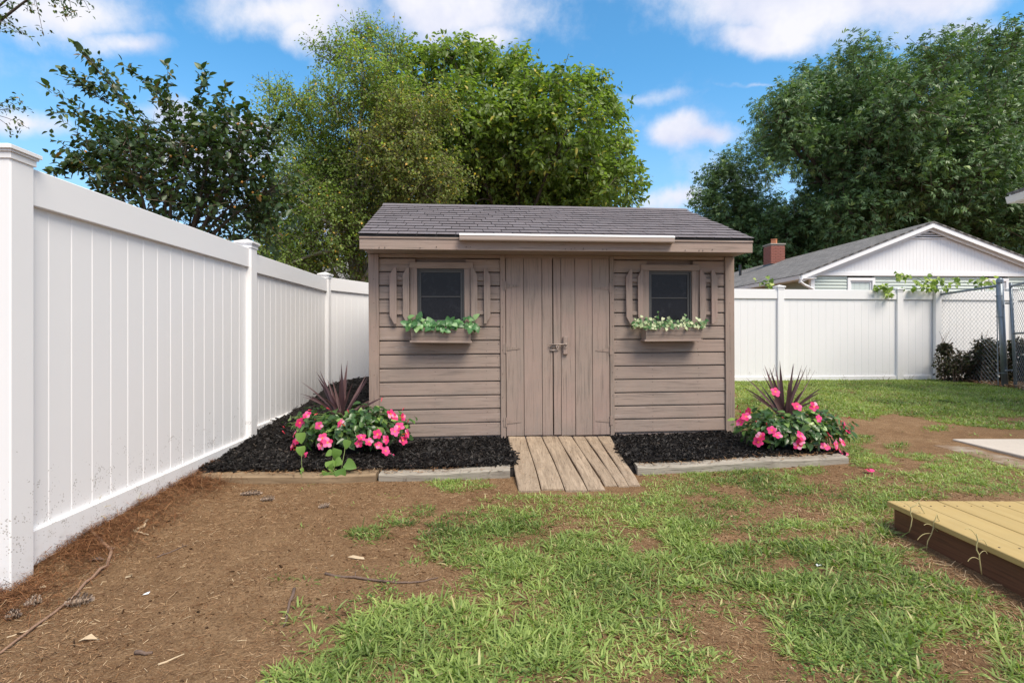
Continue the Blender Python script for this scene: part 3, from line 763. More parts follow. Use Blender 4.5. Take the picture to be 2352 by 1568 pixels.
back = thing('vinyl_fence', 'white vinyl privacy fence across the back of the yard with a green vine over it', 'fence', (5.03, 9.95, 0))
def BY(x): return 9.95 + (x - 5.03) * .1
bxs = [-1.60, .17, 2.6, 5.03, 7.44, 9.87, 12.3]
ang_b = math.atan(.1)
for i, x_ in enumerate(bxs):
    if i: vinyl_post(back, (x_, BY(x_)), ang_b, 1.972 if i != 4 else 1.945)
for i in range(len(bxs) - 1):
    n_ = max(6, int(round((bxs[i + 1] - bxs[i]) / .152)))
    vinyl_run(back, (bxs[i], BY(bxs[i]) if i else pc[1]), (bxs[i + 1], BY(bxs[i + 1])), 1.945, .19, n_)
MB().box(8.145, 8.262, 10.16, 10.235, .0, 1.944).build('end_post', M_vinyl, back, bevel=.004)

# ------------------------------------------------------------------ the shed (its own frame: x along the front, y to the back)
YAW = math.atan(.0928)
shed = thing('shed', 'taupe painted wooden garden shed with double plank doors and a shingle roof', 'shed', (-1.368, 5.081, 0), (0, -.0052, YAW))
SW, SD = 3.66, 2.44
def S(name, mb, mat, bevel=.002, par=None, label=None):
    o_ = mb.build(name, mat, par or shed, True, bevel)
    if label: o_['label'] = label
    return o_
def sloc(px, py=None, off=0.0):
    k_ = (px - CX) / F
    s_ = (1.368 + .0924 * -off + k_ * (5.081 - off * .9957)) / (.9957 - .0924 * k_)
    if py is None: return s_
    return s_, CH + (HY - py) * (5.081 - off * .9957 + .0924 * s_) / F + .0 - (-.0052 * 0)

# body and boards
S('wall_core', MB().box(.06, SW - .06, .06, SD - .02, .0, 1.87), M_px, 0)
S('base_beam', MB().box(.05, SW - .05, .012, .06, -.04, .103), M_px)
BH = .1335
def board_row(x0, x1, z0, nm='siding_board'):
    prof = [(0.0, z0 + .001), (.004, z0 - .002 + .004), (.0, z0 + .012), (.004, z0 + BH - .012), (.013, z0 + BH - .004), (.02, z0 + BH - .004), (.02, z0 + .001)]
    prof = [(-.004, z0 + .003), (-.006, z0 + .010), (-.003, z0 + BH - .014), (.011, z0 + BH - .004), (.055, z0 + BH - .004), (.055, z0 + .003)]
    mb_ = MB(); mb_.prism(prof, x0, x1, axis='x'); return S(nm, mb_, M_px, 0)
for r_ in range(13):
    z0 = .104 + r_ * BH
    for (a_, b_) in ((.098, 1.262), (2.406, SW - .098)):
        holes = []
        if a_ < 1: hole = (.44, .93)
        else: hole = (2.745, 3.235)
        if z0 + BH > 1.25 and z0 < 1.74:
            board_row(a_, hole[0], z0); board_row(hole[1], b_, z0)
        else: board_row(a_, b_, z0)
S('frieze_board', MB().box(.098, SW - .098, -.008, .05, .104 + 13 * BH + .002, 1.874), M_px)
for a_ in (0.0, SW - .096):
    S('corner_board', MB().box(a_, a_ + .096, -.022, .055, .03, 1.872), M_trim, .003)
S('side_wall', MB().box(.0, .058, .057, SD - .002, .03, 1.872), M_px, .002)
S('side_wall', MB().box(SW - .058, SW, .057, SD - .002, .03, 1.872), M_px, .002)
for a_, zb_ in ((.0, 0), (SW - .058, 0)):          # gable ends
    mb_ = MB(); mb_.prism([(.05, 1.873), (SD - .05, 1.873), (SD / 2, 1.873 + (SD / 2 - .05) * .42)], a_ + .001, a_ + .057, axis='x'); S('gable_wall', mb_, M_px, 0)
# nails
nl = MB()
for r_ in range(13):
    for xx in (.62, 1.13, 1.245, 2.43, 2.80, 3.28):
        for zz in (.028, BH - .032):
            if .104 + r_ * BH > 1.0 and (.38 < xx < .97 or 2.6 < xx < 3.3): continue
            x_ = xx + random.uniform(-.008, .008); z_ = .104 + r_ * BH + zz + random.uniform(-.005, .005)
            nl.prism([(x_ + .0032 * math.cos(k_ * 1.05), z_ + .0032 * math.sin(k_ * 1.05)) for k_ in range(6)], -.0065, -.002)
for _ in range(26):
    x_ = random.uniform(.05, 3.6); z_ = random.choice((1.885, 1.895, 1.975)); nl.prism([(x_ + .004 * math.cos(k_ * 1.05), z_ + .004 * math.sin(k_ * 1.05)) for k_ in range(6)], -.3285, -.32)
for zz in np.arange(.25, 1.8, .23):
    for xx in (1.285, 2.386, .05, SW - .05): nl.prism([(xx + .003 * math.cos(k_ * 1.05), zz + .003 * math.sin(k_ * 1.05)) for k_ in range(6)], -.0255, -.02)
o = S('nail_heads', nl, M_nail, 0); o['kind'] = 'stuff'

# doors: door > planks, hinges
ztd, zbd = 1.845, .095
S('door_trim', MB().box(1.264, 1.314, -.020, .05, .07, 1.865), M_trim, .003)
S('door_trim', MB().box(2.361, 2.404, -.020, .05, .075, 1.865), M_trim, .003)
S('door_header', MB().box(1.264, 2.404, -.014, .05, 1.8665, 1.8735), M_trim, 0)
def door(edges, label, y0):
    dr = MB().box(edges[0] + .004, edges[-1] - .004, .012, .04, zbd + .01, ztd + .004).build('door', M_pz, shed, True); dr['label'] = label
    for i in range(len(edges) - 1):
        dz_ = random.uniform(-.006, .004)
        mb_ = MB(); mb_.box(edges[i] + .0022, edges[i + 1] - .0022, y0 + random.uniform(-.0015, .0015), .0115, zbd + dz_, ztd)
        link('plank', mb_.mesh('plank', M_pz, .0022), dr, True)
    return dr
dl = door([1.318, 1.495, 1.677, 1.783], 'left door of three vertical planks', -.012)
drr = door([1.789, 1.866, 2.008, 2.182, 2.357], 'right door of four vertical planks with a wood block for the latch', -.016)
def hinge(x, z, sgn, dr, y0):
    mb_ = MB(); mb_.prism([(x, z - .020), (x + sgn * .145, z - .005), (x + sgn * .145, z + .005), (x, z + .020)][::sgn], y0 - .0022, y0 - .0002)
    mb_.box(min(x, x - sgn * .026), max(x, x - sgn * .026), -.0235, -.0203, z - .045, z + .045)
    mb_.tube([(x, -.0245, z - .045), (x, -.0245, z + .045)], .0055, 8)
    link('hinge', mb_.mesh('hinge', M_trim, 0), dr, True)
for z_ in (1.57, .955, .235):
    hinge(1.316, z_, 1, dl, -.0135)
for z_ in (1.55, .93, .23):
    hinge(2.359, z_, -1, drr, -.0175)
la = MB().box(1.883, 1.930, -.045, -.018, .895, 1.07).build('latch_block', M_pz, drr, True, .003)
lt = MB(); lt.box(1.765, 1.835, -.024, -.0165, .955, .985)
lt.tube([(1.745, -.034, .993), (1.815, -.034, .992)], .006, 8); lt.tube([(1.80, -.034, .992), (1.815, -.038, .985), (1.818, -.040, .955), (1.826, -.040, .945), (1.834, -.040, .955), (1.838, -.038, .985), (1.85, -.036, .995)], .0055, 8)
lt.tube([(1.76, -.036, .993), (1.92, -.052, .994)], .0062, 8); lt.lathe([(0, .0), (.009, .0), (.011, .012), (.006, .022), (0, .024)], (1.905, -.056, .985), 10)
lt.tube([(1.905 + .012 * math.cos(t_), -.056, .972 + .012 * math.sin(t_)) for t_ in np.linspace(0, 2 * math.pi, 12)], .003, 6)
lt.box(1.755, 1.84, -.022, -.018, .925, .945)
lt.build('latch', M_gut, dl, True, smooth=True)

# windows, shutters, boxes
def win(x0, x1, z0, z1, cl_, cr_, slats, rails, label):
    wd = MB(); t_ = .014
    for (a, b_, c_, d_) in ((x0, x1, z1 - t_, z1), (x0, x1, z0, z0 + t_), (x0, x0 + t_, z0 + t_ + .0005, z1 - t_ - .0005), (x1 - t_, x1, z0 + t_ + .0005, z1 - t_ - .0005)):
        wd.box(a, b_, -.006, .05, c_, d_)
    fr = wd.build('window', M_winmetal, shed, True, .002); fr['label'] = label
    sh_ = MB(); s_ = .022
    i0, i1, j0, j1 = x0 + t_, x1 - t_, z0 + t_, z1 - t_; zm = j0 + (j1 - j0) * .49
    for (a, b_, c_, d_) in ((i0, i1, j1 - s_, j1), (i0, i1, j0, j0 + s_), (i0, i0 + s_, j0 + s_, j1 - s_), (i1 - s_, i1, j0 + s_, j1 - s_), (i0 + s_, i1 - s_, zm - .006, zm + .006)):
        sh_.box(a + .0006, b_ - .0006, .008, .03, c_ + .0006, d_ - .0006)
    link('sash', sh_.mesh('sash', M_winmetal, .001), fr, True)
    for (c_, d_) in ((j0 + s_, zm - .006), (zm + .006, j1 - s_)):
        link('pane', MB().box(i0 + s_, i1 - s_, .0165, .0215, c_, d_).mesh('pane', M_glass), fr, True)
    S('window_casing', MB().box(cl_, cr_, -.022, .05, z1 + .002, z1 + .062), M_px, .002)
    S('window_casing', MB().box(cl_ + .004, x0 - .001, -.020, .05, z0 - .04, z1 + .001), M_pz, .002)
    S('window_casing', MB().box(x1 + .001, cr_ - .004, -.020, .05, z0 - .04, z1 + .001), M_pz, .002)
    for (a, b_, cut) in slats:
        zt_, zb_ = z1 + .006, z1 - .535; w_ = b_ - a; c_ = .075
        if cut < 0: pts = [(a, zb_ + c_), (a + w_ * .62, zb_), (b_, zb_), (b_, zt_), (a + w_ * .62, zt_), (a, zt_ - c_)]
        elif cut > 0: pts = [(a, zb_), (b_ - w_ * .62, zb_), (b_, zb_ + c_), (b_, zt_ - c_), (b_ - w_ * .62, zt_), (a, zt_)]
        else: pts = [(a, zb_), (b_, zb_), (b_, zt_), (a, zt_)]
        S('shutter_slat', MB().prism(pts, -.046, -.026), M_pz, .0015)
    for (a, b_) in rails:
        for zz in (z1 - .115, z1 - .445): S('shutter_rail', MB().box(a, b_, -.0255, -.0062, zz, zz + .035), M_px, .0015)
s = sloc
win(s(960.5), s(1068), 1.205, 1.735, s(943), s(1088.5), [(s(898), s(914), -1), (s(928), s(943), -1), (s(1083.5), s(1098), 1), (s(1113), s(1127.5), 1)], [(s(902), s(936)), (s(1090), s(1123))], 'left window with a dark insect screen')
win(s(1491), s(1589), 1.190, 1.727, s(1473), s(1607), [(s(1437), s(1451), -1), (s(1464), s(1476), -1), (s(1605), s(1619), 1), (s(1631.5), s(1645), 1)], [(s(1441), s(1470)), (s(1612), s(1640))], 'right window with a dark insect screen')

def wbox(x0, x1, zt, zb, tilt, label):
    r_ = Matrix.Translation(((x0 + x1) / 2, 0, zt)) @ Matrix.Rotation(tilt, 4, 'Y') @ Matrix.Translation((-(x0 + x1) / 2, 0, -zt))
    h_ = zt - zb
    core = MB().prism([(-.026, zb + .02), (-.13, zb + .02), (-.155, zt - .012), (-.026, zt - .012)], x0 + .02, x1 - .02, r_, 'x')
    wb_ = core.build('window_box', M_dark, shed, True); wb_['label'] = label
    hh = (h_ - .016) / 3
    for i in range(3):
        za = zb + .016 + i * hh; zc = za + hh - .0025
        ya = -.133 - .030 * (za - zb) / h_; yb = -.133 - .030 * (zc - zb) / h_; ex = .012 * (za - zb) / h_
        mb_ = MB(); mb_.prism([(ya, za), (ya - .013, za), (yb - .013, zc), (yb, zc)], x0 + .004 - ex, x1 - .004 + ex, r_, 'x')
        link('plank', mb_.mesh('plank', M_px, .001), wb_, True)
    link('base_board', MB().box(x0 - .012, x1 + .012, -.160, -.024, zb - .004, zb + .0155, r_).mesh('base_board', M_px, .0015), wb_, True)
    for xx in (x0, x1 - .015):
        mb_ = MB(); mb_.prism([(-.026, zb + .016), (-.132, zb + .016), (-.160, zt), (-.026, zt)], xx, xx + .015, r_, 'x'); link('end_board', mb_.mesh('end_board', M_px, .001), wb_, True)
    return wb_
o13 = .15
wbox(sloc(946, off=o13), sloc(1083, off=o13), 1.158, 1.022, .014, 'left window box of three planks, slightly crooked')
wbox(sloc(1484, off=o13), sloc(1612, off=o13), 1.158, 1.022, 0.0, 'right window box of three planks')

# roof
P_ = .414; RZ = 2.64; EY = -.325; RX0, RX1 = -.024, 3.684; RYc = SD / 2
ez = RZ - P_ * (RYc - EY)
roof = MB(); th_ = .018
roof.prism([(EY, ez), (RYc, RZ), (SD - EY, ez), (SD - EY, ez - th_), (RYc, RZ - th_), (EY, ez - th_)], RX0, RX1, axis='x')
rf = roof.build('roof', M_felt, shed, True)
S('soffit', MB().box(RX0 + .02, RX1 - .02, EY + .032, .058, 1.875, 1.887), M_px, 0)
S('soffit', MB().box(RX0 + .02, RX1 - .02, SD + .02, SD - EY - .03, 1.875, 1.887), M_px, 0)
S('fascia_board', MB().box(RX0 - .002, RX1 + .002, EY + .003, EY + .03, 1.868, ez - .036), M_px, .0025)
S('drip_board', MB().box(RX0 - .004, RX1 + .004, EY - .006, EY + .028, ez - .0345, ez - .019), M_px, .0015)
S('fascia_board', MB().box(RX0, RX1, SD - EY - .03, SD - EY - .003, 1.868, ez - .02), M_px, .0025)
for xx in (RX0, RX1 - .022):                        # barge boards under the roof edge
    mb_ = MB(); mb_.prism([(EY + .031, ez - .022), (RYc, RZ - .022), (SD - EY - .031, ez - .022), (SD - EY - .031, ez - .12), (RYc, RZ - .12), (EY + .031, ez - .12)], xx, xx + .022, axis='x'); S('barge_board', mb_, M_px, 0)
# shingle tabs, one object each
slope = math.atan(P_); Ls = (RYc - EY) / math.cos(slope); rows = 13; ex_ = (Ls + .012) / rows; tw = .1755; tabs_x = 21
tm = MB(); tm.box(-tw / 2 + .0028, tw / 2 - .0028, -.002, ex_ + .002, 0, .0055); tmesh = tm.mesh('shingle', M_shingle, .0012)
def cutmesh(w_): return MB().box(-w_ / 2 + .0028, w_ / 2 - .0028, -.002, ex_ + .002, 0, .0055).mesh('shingle', M_shingle, .0012)
cache = {}
for r_ in range(rows):
    off_ = (0, .095, .045, .14)[r_ % 4] + random.uniform(-.006, .006); xs = RX0 - .012; x_ = xs - off_ if off_ else xs
    while x_ < RX1 + .01:
        a_, b_ = max(x_, RX0 - .012), min(x_ + tw, RX1 + .012)
        if b_ - a_ > .03:
            wd = b_ - a_
            me_ = tmesh if abs(wd - tw) < 1e-6 else cutmesh(wd)
            d_ = r_ * ex_ - .012
            o_ = link('shingle', me_, rf, True)
            yy = EY + d_ * math.cos(slope); zz = ez + d_ * math.sin(slope) + .0105
            o_.location = ((a_ + b_) / 2, yy, zz + random.uniform(0, .0012)); o_.rotation_euler = (slope - .075 + random.uniform(-.01, .012), random.uniform(-.004, .004), random.uniform(-.006, .006))
        x_ += tw
bs = MB(); bs.prism([(RYc, RZ + .002), (SD - EY + .01, ez + .002), (SD - EY + .01, ez + .010), (RYc, RZ + .010)], RX0 - .01, RX1 + .01, axis='x'); link('back_shingles', bs.mesh('back_shingles', M_shingle), rf, True)
x_ = RX0 - .012; cw = .132
while x_ < RX1:
    b_ = min(x_ + cw + .02, RX1 + .012)
    c_ = MB(); zz = RZ + .014 + random.uniform(0, .002)
    c_.prism([(RYc - .085, zz - .085 * P_ + .002), (RYc, zz + .006), (RYc + .085, zz - .085 * P_ + .002), (RYc + .085, zz - .085 * P_ - .004), (RYc, zz), (RYc - .085, zz - .085 * P_ - .004)], x_, b_, axis='x')
    link('ridge_shingle', c_.mesh('ridge_shingle', M_shingle), rf, True); x_ += cw
# short length of box gutter fixed to the middle of the fascia
g0, g1 = sloc(1058, off=.36), sloc(1549.5, off=.36)
gt = MB(); y0_, y1_ = EY - .062, EY + .002
gt.prism([(y1_, 1.948), (y0_, 1.948), (y0_ - .004, 1.958), (y0_ - .004, 1.992), (y0_ + .002, 1.992), (y0_ + .002, 1.954), (y1_, 1.954)], g0, g1, axis='x')
gu = S('gutter', gt, M_gut, 0, label='short taupe box gutter over the doors, top lip whitened as a highlight')
lip = MB().prism([(y0_ - .008, 1.992), (y0_ + .03, 2.000), (y0_ + .03, 2.016), (y0_ - .006, 2.006)], g0 - .001, g1 + .001, axis='x'); link('gutter_lip', lip.mesh('gutter_lip', M_lip_highlight), gu, True)
for xx in (g0, g1 - .002): link('end_cap', MB().box(xx, xx + .002, y0_ - .003, y1_, 1.949, 1.9915).mesh('end_cap', M_gut), gu, True)

# ------------------------------------------------------------------ ramp
rampt = thing('ramp', 'weathered grey plank ramp leading up to the shed doors', 'ramp', (.45, 3.75, 0))
tl = [1166, 1213, 1258, 1303, 1340, 1372, 1402]; bl = [1190, 1252, 1320, 1375, 1419, 1453, 1478]
tl = [1166, 1207, 1245, 1281, 1314, 1343, 1372, 1402]; bl = [1190, 1243, 1298, 1349, 1392, 1424, 1450, 1478]
Yt, Yb = 5.13, 3.74
for i in range(7):
    gap = random.uniform(.003, .0065)
    xa0, xa1 = (bl[i] - CX) * Yb / F + gap, (bl[i + 1] - CX) * Yb / F - gap
    xb0, xb1 = (tl[i] - CX) * Yt / F + gap, (tl[i + 1] - CX) * Yt / F - gap
    yb_ = Yb + random.uniform(-.045, .045) + (.05 if i > 3 else 0); n_ = 9
    mb_ = MB(); ph = random.uniform(0, 6); wv1, wv2 = random.uniform(.002, .006), random.uniform(.002, .005)
    for j in range(n_):
        t_ = j / (n_ - 1); y_ = yb_ + (Yt - yb_) * t_; xl = xa0 + (xb0 - xa0) * t_ + math.sin(ph + t_ * 7) * wv1; xr = xa1 + (xb1 - xa1) * t_ + math.sin(ph * 2 + t_ * 6) * wv2
        z_ = .022 + (.112 - .022) * t_ + random.uniform(-.001, .001) - (.012 if j == 0 else 0); cup = .003 * math.sin(ph)
        mb_.v += [(xl, y_, z_ - .035), (xl, y_, z_ - .004), (xl + .008, y_, z_), ((xl + xr) / 2, y_, z_ - cup), (xr - .008, y_, z_), (xr, y_, z_ - .004), (xr, y_, z_ - .035)]
    for j in range(n_ - 1):
        b0 = j * 7
        for k_ in range(7): mb_.f.append((b0 + k_, b0 + (k_ + 1) % 7, b0 + 7 + (k_ + 1) % 7, b0 + 7 + k_))
    mb_.f += [tuple(range(7)), tuple(range((n_ - 1) * 7 + 6, (n_ - 1) * 7 - 1, -1))]
    mb_.build('plank', M_ramp, rampt)
MB().box(.07, .90, 3.95, 5.05, -.03, .012).build('bearer', M_timberb, rampt)

# ------------------------------------------------------------------ landscape timbers
def timber(x0, x1, zt, mat, label, hgt=.085, w_=.165, dz=0.0):
    tm_ = MB(); n_ = max(4, int((x1 - x0) / .12)); ph = random.uniform(0, 9)
    for j in range(n_ + 1):
        x_ = x0 + (x1 - x0) * j / n_; y_ = float(yf(x_)); z_ = zt + dz * j / n_ + .005 * math.sin(ph + j * .7) + random.uniform(-.003, .003); wy = random.uniform(-.005, .005)
        for (dy_, dz_) in ((.004, -hgt), (0, -.012), (.012, 0), (w_ * .5, .003), (w_ - .014, 0), (w_, -.014), (w_, -hgt)): tm_.v.append((x_, y_ + dy_ + wy, z_ + dz_))
    for j in range(n_):
        for k_ in range(7): b0 = j * 7; tm_.f.append((b0 + k_, b0 + 7 + k_, b0 + 7 + (k_ + 1) % 7, b0 + (k_ + 1) % 7))
    tm_.f += [tuple(range(7)), tuple(range(n_ * 7 + 6, n_ * 7 - 1, -1))]
    o_ = tm_.build('landscape_timber', mat); tag(o_, label, 'timber', 'timbers edging the mulch beds'); return o_
timber(-2.33, -1.02, .066, M_timberb, 'brown landscape timber nearest the left fence, half buried in soil', dz=-.012)
timber(-1.0, -.015, .052, M_timber, 'grey split landscape timber ending beside the ramp on its left', dz=.012)
timber(.985, 2.74, .060, M_timber, 'long pale grey landscape timber right of the ramp', dz=.045)

n = 1500; x = rng.uniform(-2.3, 2.7, n); k = (x < -.02) | (x > 1.0); x = x[k]; n = len(x); y = yf(x) + rng.beta(1.2, .8, n) * .16; a = rng.uniform(0, 6.28, n)
o = scatter('timber_debris', np.stack([x, y, np.where(x < -1.01, .067, np.where(x < 0, .058, .064 + .045 * np.clip((x - .98) / 1.76, 0, 1))) + rng.uniform(.0, .012, n)], 1), np.stack([np.cos(a), np.sin(a), rng.normal(0, .2, n)], 1), rng.normal(0, .4, (n, 3)) + np.array([0, 0, 1]), rng.uniform(.012, .055, n), rng.uniform(.0015, .006, n), T_QUAD, M_needle, rng.beta(1.2, 1.8, n))
tag(o, 'needles and bark crumbs lying on top of the landscape timbers', 'debris')
n = 1100; x = rng.uniform(.05, .9, n); y = rng.uniform(3.8, 5.1, n); a = rng.uniform(0, 6.28, n); e_ = np.minimum(np.abs(x - .06), np.abs(x - .90)); k = rng.random(n) < np.exp(-e_ / .09) + .05; x, y, a = x[k], y[k], a[k]; n = len(x)
o = scatter('ramp_debris', np.stack([x, y, .030 + (y - 3.74) / 1.39 * .09], 1), np.stack([np.cos(a), np.sin(a), rng.normal(0, .1, n)], 1), rng.normal(0, .3, (n, 3)) + np.array([0, 0, 1]), rng.uniform(.012, .05, n), .0016, T_QUAD, M_needle, rng.beta(1.8, 1.8, n))
tag(o, 'a few dry needles lying on the plank ramp', 'debris')

# ------------------------------------------------------------------ yellow platform at the right
deck = thing('wooden_platform', 'low platform of new yellow pine boards on a dark brown frame', 'platform', (2.1, 2.95, 0))
x_ = 2.098
for i in range(15):
    w_ = .1375; yb_ = 2.955 + .055 * (i * .14) * .0 + random.uniform(-.003, .003)
    MB().box(x_, x_ + w_, .9, yb_, .142, .170 + random.uniform(-.001, .001)).build('deck_board', M_deck, deck, bevel=.003)
    x_ += .1425
MB().box(2.118, 2.156, .92, 2.93, -.02, .1405).build('side_board', M_deckside, deck, bevel=.002)
MB().box(2.157, 4.2, 2.89, 2.928, -.02, .1405).build('side_board', M_deckside, deck, bevel=.002)
sc_ = MB()
for i in range(15):
    for yy in (2.86, 2.3, 1.75, 1.2):
        for ox in (.03, .108):
            x0_ = 2.098 + i * .1425 + ox; y0_ = yy + random.uniform(-.01, .01); sc_.prism([(x0_ + .0042 * math.cos(k_ * 1.05), y0_ + .0042 * math.sin(k_ * 1.05)) for k_ in range(6)], .165, .1722, axis='z')
o = sc_.build('screw_heads', M_nail, deck); o['kind'] = 'stuff'
for xx in (2.8, 3.5): MB().box(xx, xx + .04, .92, 2.888, -.02, .1405).build('joist', M_deckside, deck)

# ------------------------------------------------------------------ single leaves as parts
def leaf_mesh(name, prof, mat, fold=.10, curl=.12, n=6):
    """ovate leaf along +y, unit length; prof = half width at t"""
    v, f = [], []
    for i in range(n + 1):
        t_ = i / n; w_ = prof(t_); zc = -curl * t_ * t_
        v += [(-w_, t_, zc + fold * w_), (0, t_, zc), (w_, t_, zc + fold * w_)]
    for i in range(n):
        b0 = i * 3; f += [(b0, b0 + 1, b0 + 4, b0 + 3), (b0 + 1, b0 + 2, b0 + 5, b0 + 4)]
    me_ = bpy.data.meshes.new(name); me_.from_pydata(v, [], f); me_.materials.append(mat)
    for p in me_.polygons: p.use_smooth = True
    return me_
ovate = lambda t_: max(.001, .34 * math.sin(math.pi * t_ ** .75) ** .8)
heart = lambda t_: max(.001, .46 * math.sin(math.pi * min(1, .12 + t_ * .88) ** .62) ** .75)
lance = lambda t_: max(.001, .20 * math.sin(math.pi * t_) ** .8)
LM_mand = [leaf_mesh('leaf', ovate, M_mandleaf, .35, c_, 5) for c_ in (.05, .2, .35)]
LM_vine = [leaf_mesh('leaf', heart, M_vineleaf, .25, c_) for c_ in (.1, .3)]
LM_pot = [leaf_mesh('leaf', heart, M_potleaf, .25, c_) for c_ in (.1, .3)]
LM_ivy = [leaf_mesh('leaf', heart, M_ivy, .2, c_, 4) for c_ in (.1, .25)]
LM_tree = [leaf_mesh('leaf', ovate, M_dogleaf_r, .3, c_, 4) for c_ in (.1, .3)]


def put(name, me_, parent, p, d, nv, L, wscale=1.0):
    d = Vector(d).normalized(); nv = Vector(nv); x_ = d.cross(nv)
    if x_.length < 1e-5: x_ = d.orthogonal()
    x_.normalize(); z_ = x_.cross(d)
    o_ = bpy.data.objects.new(name, me_); C.objects.link(o_)
    m_ = Matrix((( x_.x, d.x, z_.x, p[0]), (x_.y, d.y, z_.y, p[1]), (x_.z, d.z, z_.z, p[2]), (0, 0, 0, 1))) @ Matrix.Diagonal((L * wscale, L, L, 1))
    if parent is not None:
        o_.parent = parent; inv = parent.matrix_basis.copy(); q_ = parent.parent
        while q_ is not None: inv = q_.matrix_basis @ inv; q_ = q_.parent
        m_ = inv.inverted() @ m_
    o_.matrix_basis = m_
    return o_


def rv(s_=1.0): return Vector((random.gauss(0, s_), random.gauss(0, s_), random.gauss(0, s_)))


# flower: petal mesh
pv, pf = [], []
for i in range(6):
    t_ = i / 5; w_ = .10 + .42 * math.sin(math.pi * min(1, t_ * .85 + .08)) ** .9; w_ = w_ if i < 5 else .20
    pv += [(-w_ + .06, t_, .10 * t_ - .25 * t_ * t_ + .06), (0, t_ + .02, .10 * t_ - .25 * t_ * t_), (w_ + .06, t_, .10 * t_ - .25 * t_ * t_ + .03)]
for i in range(5): b0 = i * 3; pf += [(b0, b0 + 1, b0 + 4, b0 + 3), (b0 + 1, b0 + 2, b0 + 5, b0 + 4)]
petal_me = bpy.data.meshes.new('petal'); petal_me.from_pydata(pv, [], pf); petal_me.materials.append(M_petal)
for p in petal_me.polygons: p.use_smooth = True
th = MB().lathe([(.012, -1.5), (.09, -1.1), (.16, -.35), (.27, .10), (.24, .13), (.10, .02), (0, 0)], n=12); throat_me = th.mesh('flower', M_throat, smooth=True)
bud_me = MB().lathe([(.03, 0), (.06, .15), (.10, .45), (.13, .7), (.08, .9), (0, 1)], n=8).mesh('bud', M_bud, smooth=True)


def flower(parent, p, nrm_, r_, top=None):
    nrm_ = Vector(nrm_).normalized(); a = nrm_.orthogonal().normalized(); b_ = nrm_.cross(a)
    fl = put('flower', throat_me, parent, p, b_, nrm_, r_ * .9)
    bpy.context.view_layer.update
    ph = random.uniform(0, 6)
    for k_ in range(5):
        t_ = ph + k_ * 2 * math.pi / 5 + random.uniform(-.1, .1); d = a * math.cos(t_) + b_ * math.sin(t_)
        o_ = bpy.data.objects.new('petal', petal_me); C.objects.link(o_); o_.parent = fl
        # local frame of the flower: y = b_, z = normal
        dl_ = (fl.matrix_basis.to_3x3().inverted() @ ((parent.matrix_basis.to_3x3().inverted() if parent is not None else Matrix.Identity(3)) @ d)).normalized()
        lift = random.uniform(.0, .35); y_ = (dl_ * math.cos(lift) + Vector((0, 0, 1)) * math.sin(lift)).normalized(); x_ = y_.cross(Vector((0, 0, 1))).normalized(); z_ = x_.cross(y_)
        sc_ = 1.0 / .9 * random.uniform(.9, 1.1)
        o_.matrix_basis = Matrix(((x_.x, y_.x, z_.x, dl_.x * .20), (x_.y, y_.y, z_.y, dl_.y * .20), (x_.z, y_.z, z_.z, .02 * k_), (0, 0, 0, 1))) @ Matrix.Diagonal((sc_, sc_, sc_, 1))
    return fl


def extra_spikes(base, n_):
    out_ = []
    bx_, by_ = base
    for i in range(n_):
        a = random.uniform(-1.25, 1.25); L_ = random.uniform(95, 150) * (1 - .18 * abs(a)); out_.append((bx_ + math.sin(a) * L_, by_ - math.cos(a) * L_ * .92, random.uniform(-.15, .15), random.uniform(.006, .0105), .025 * abs(a)))
    return out_


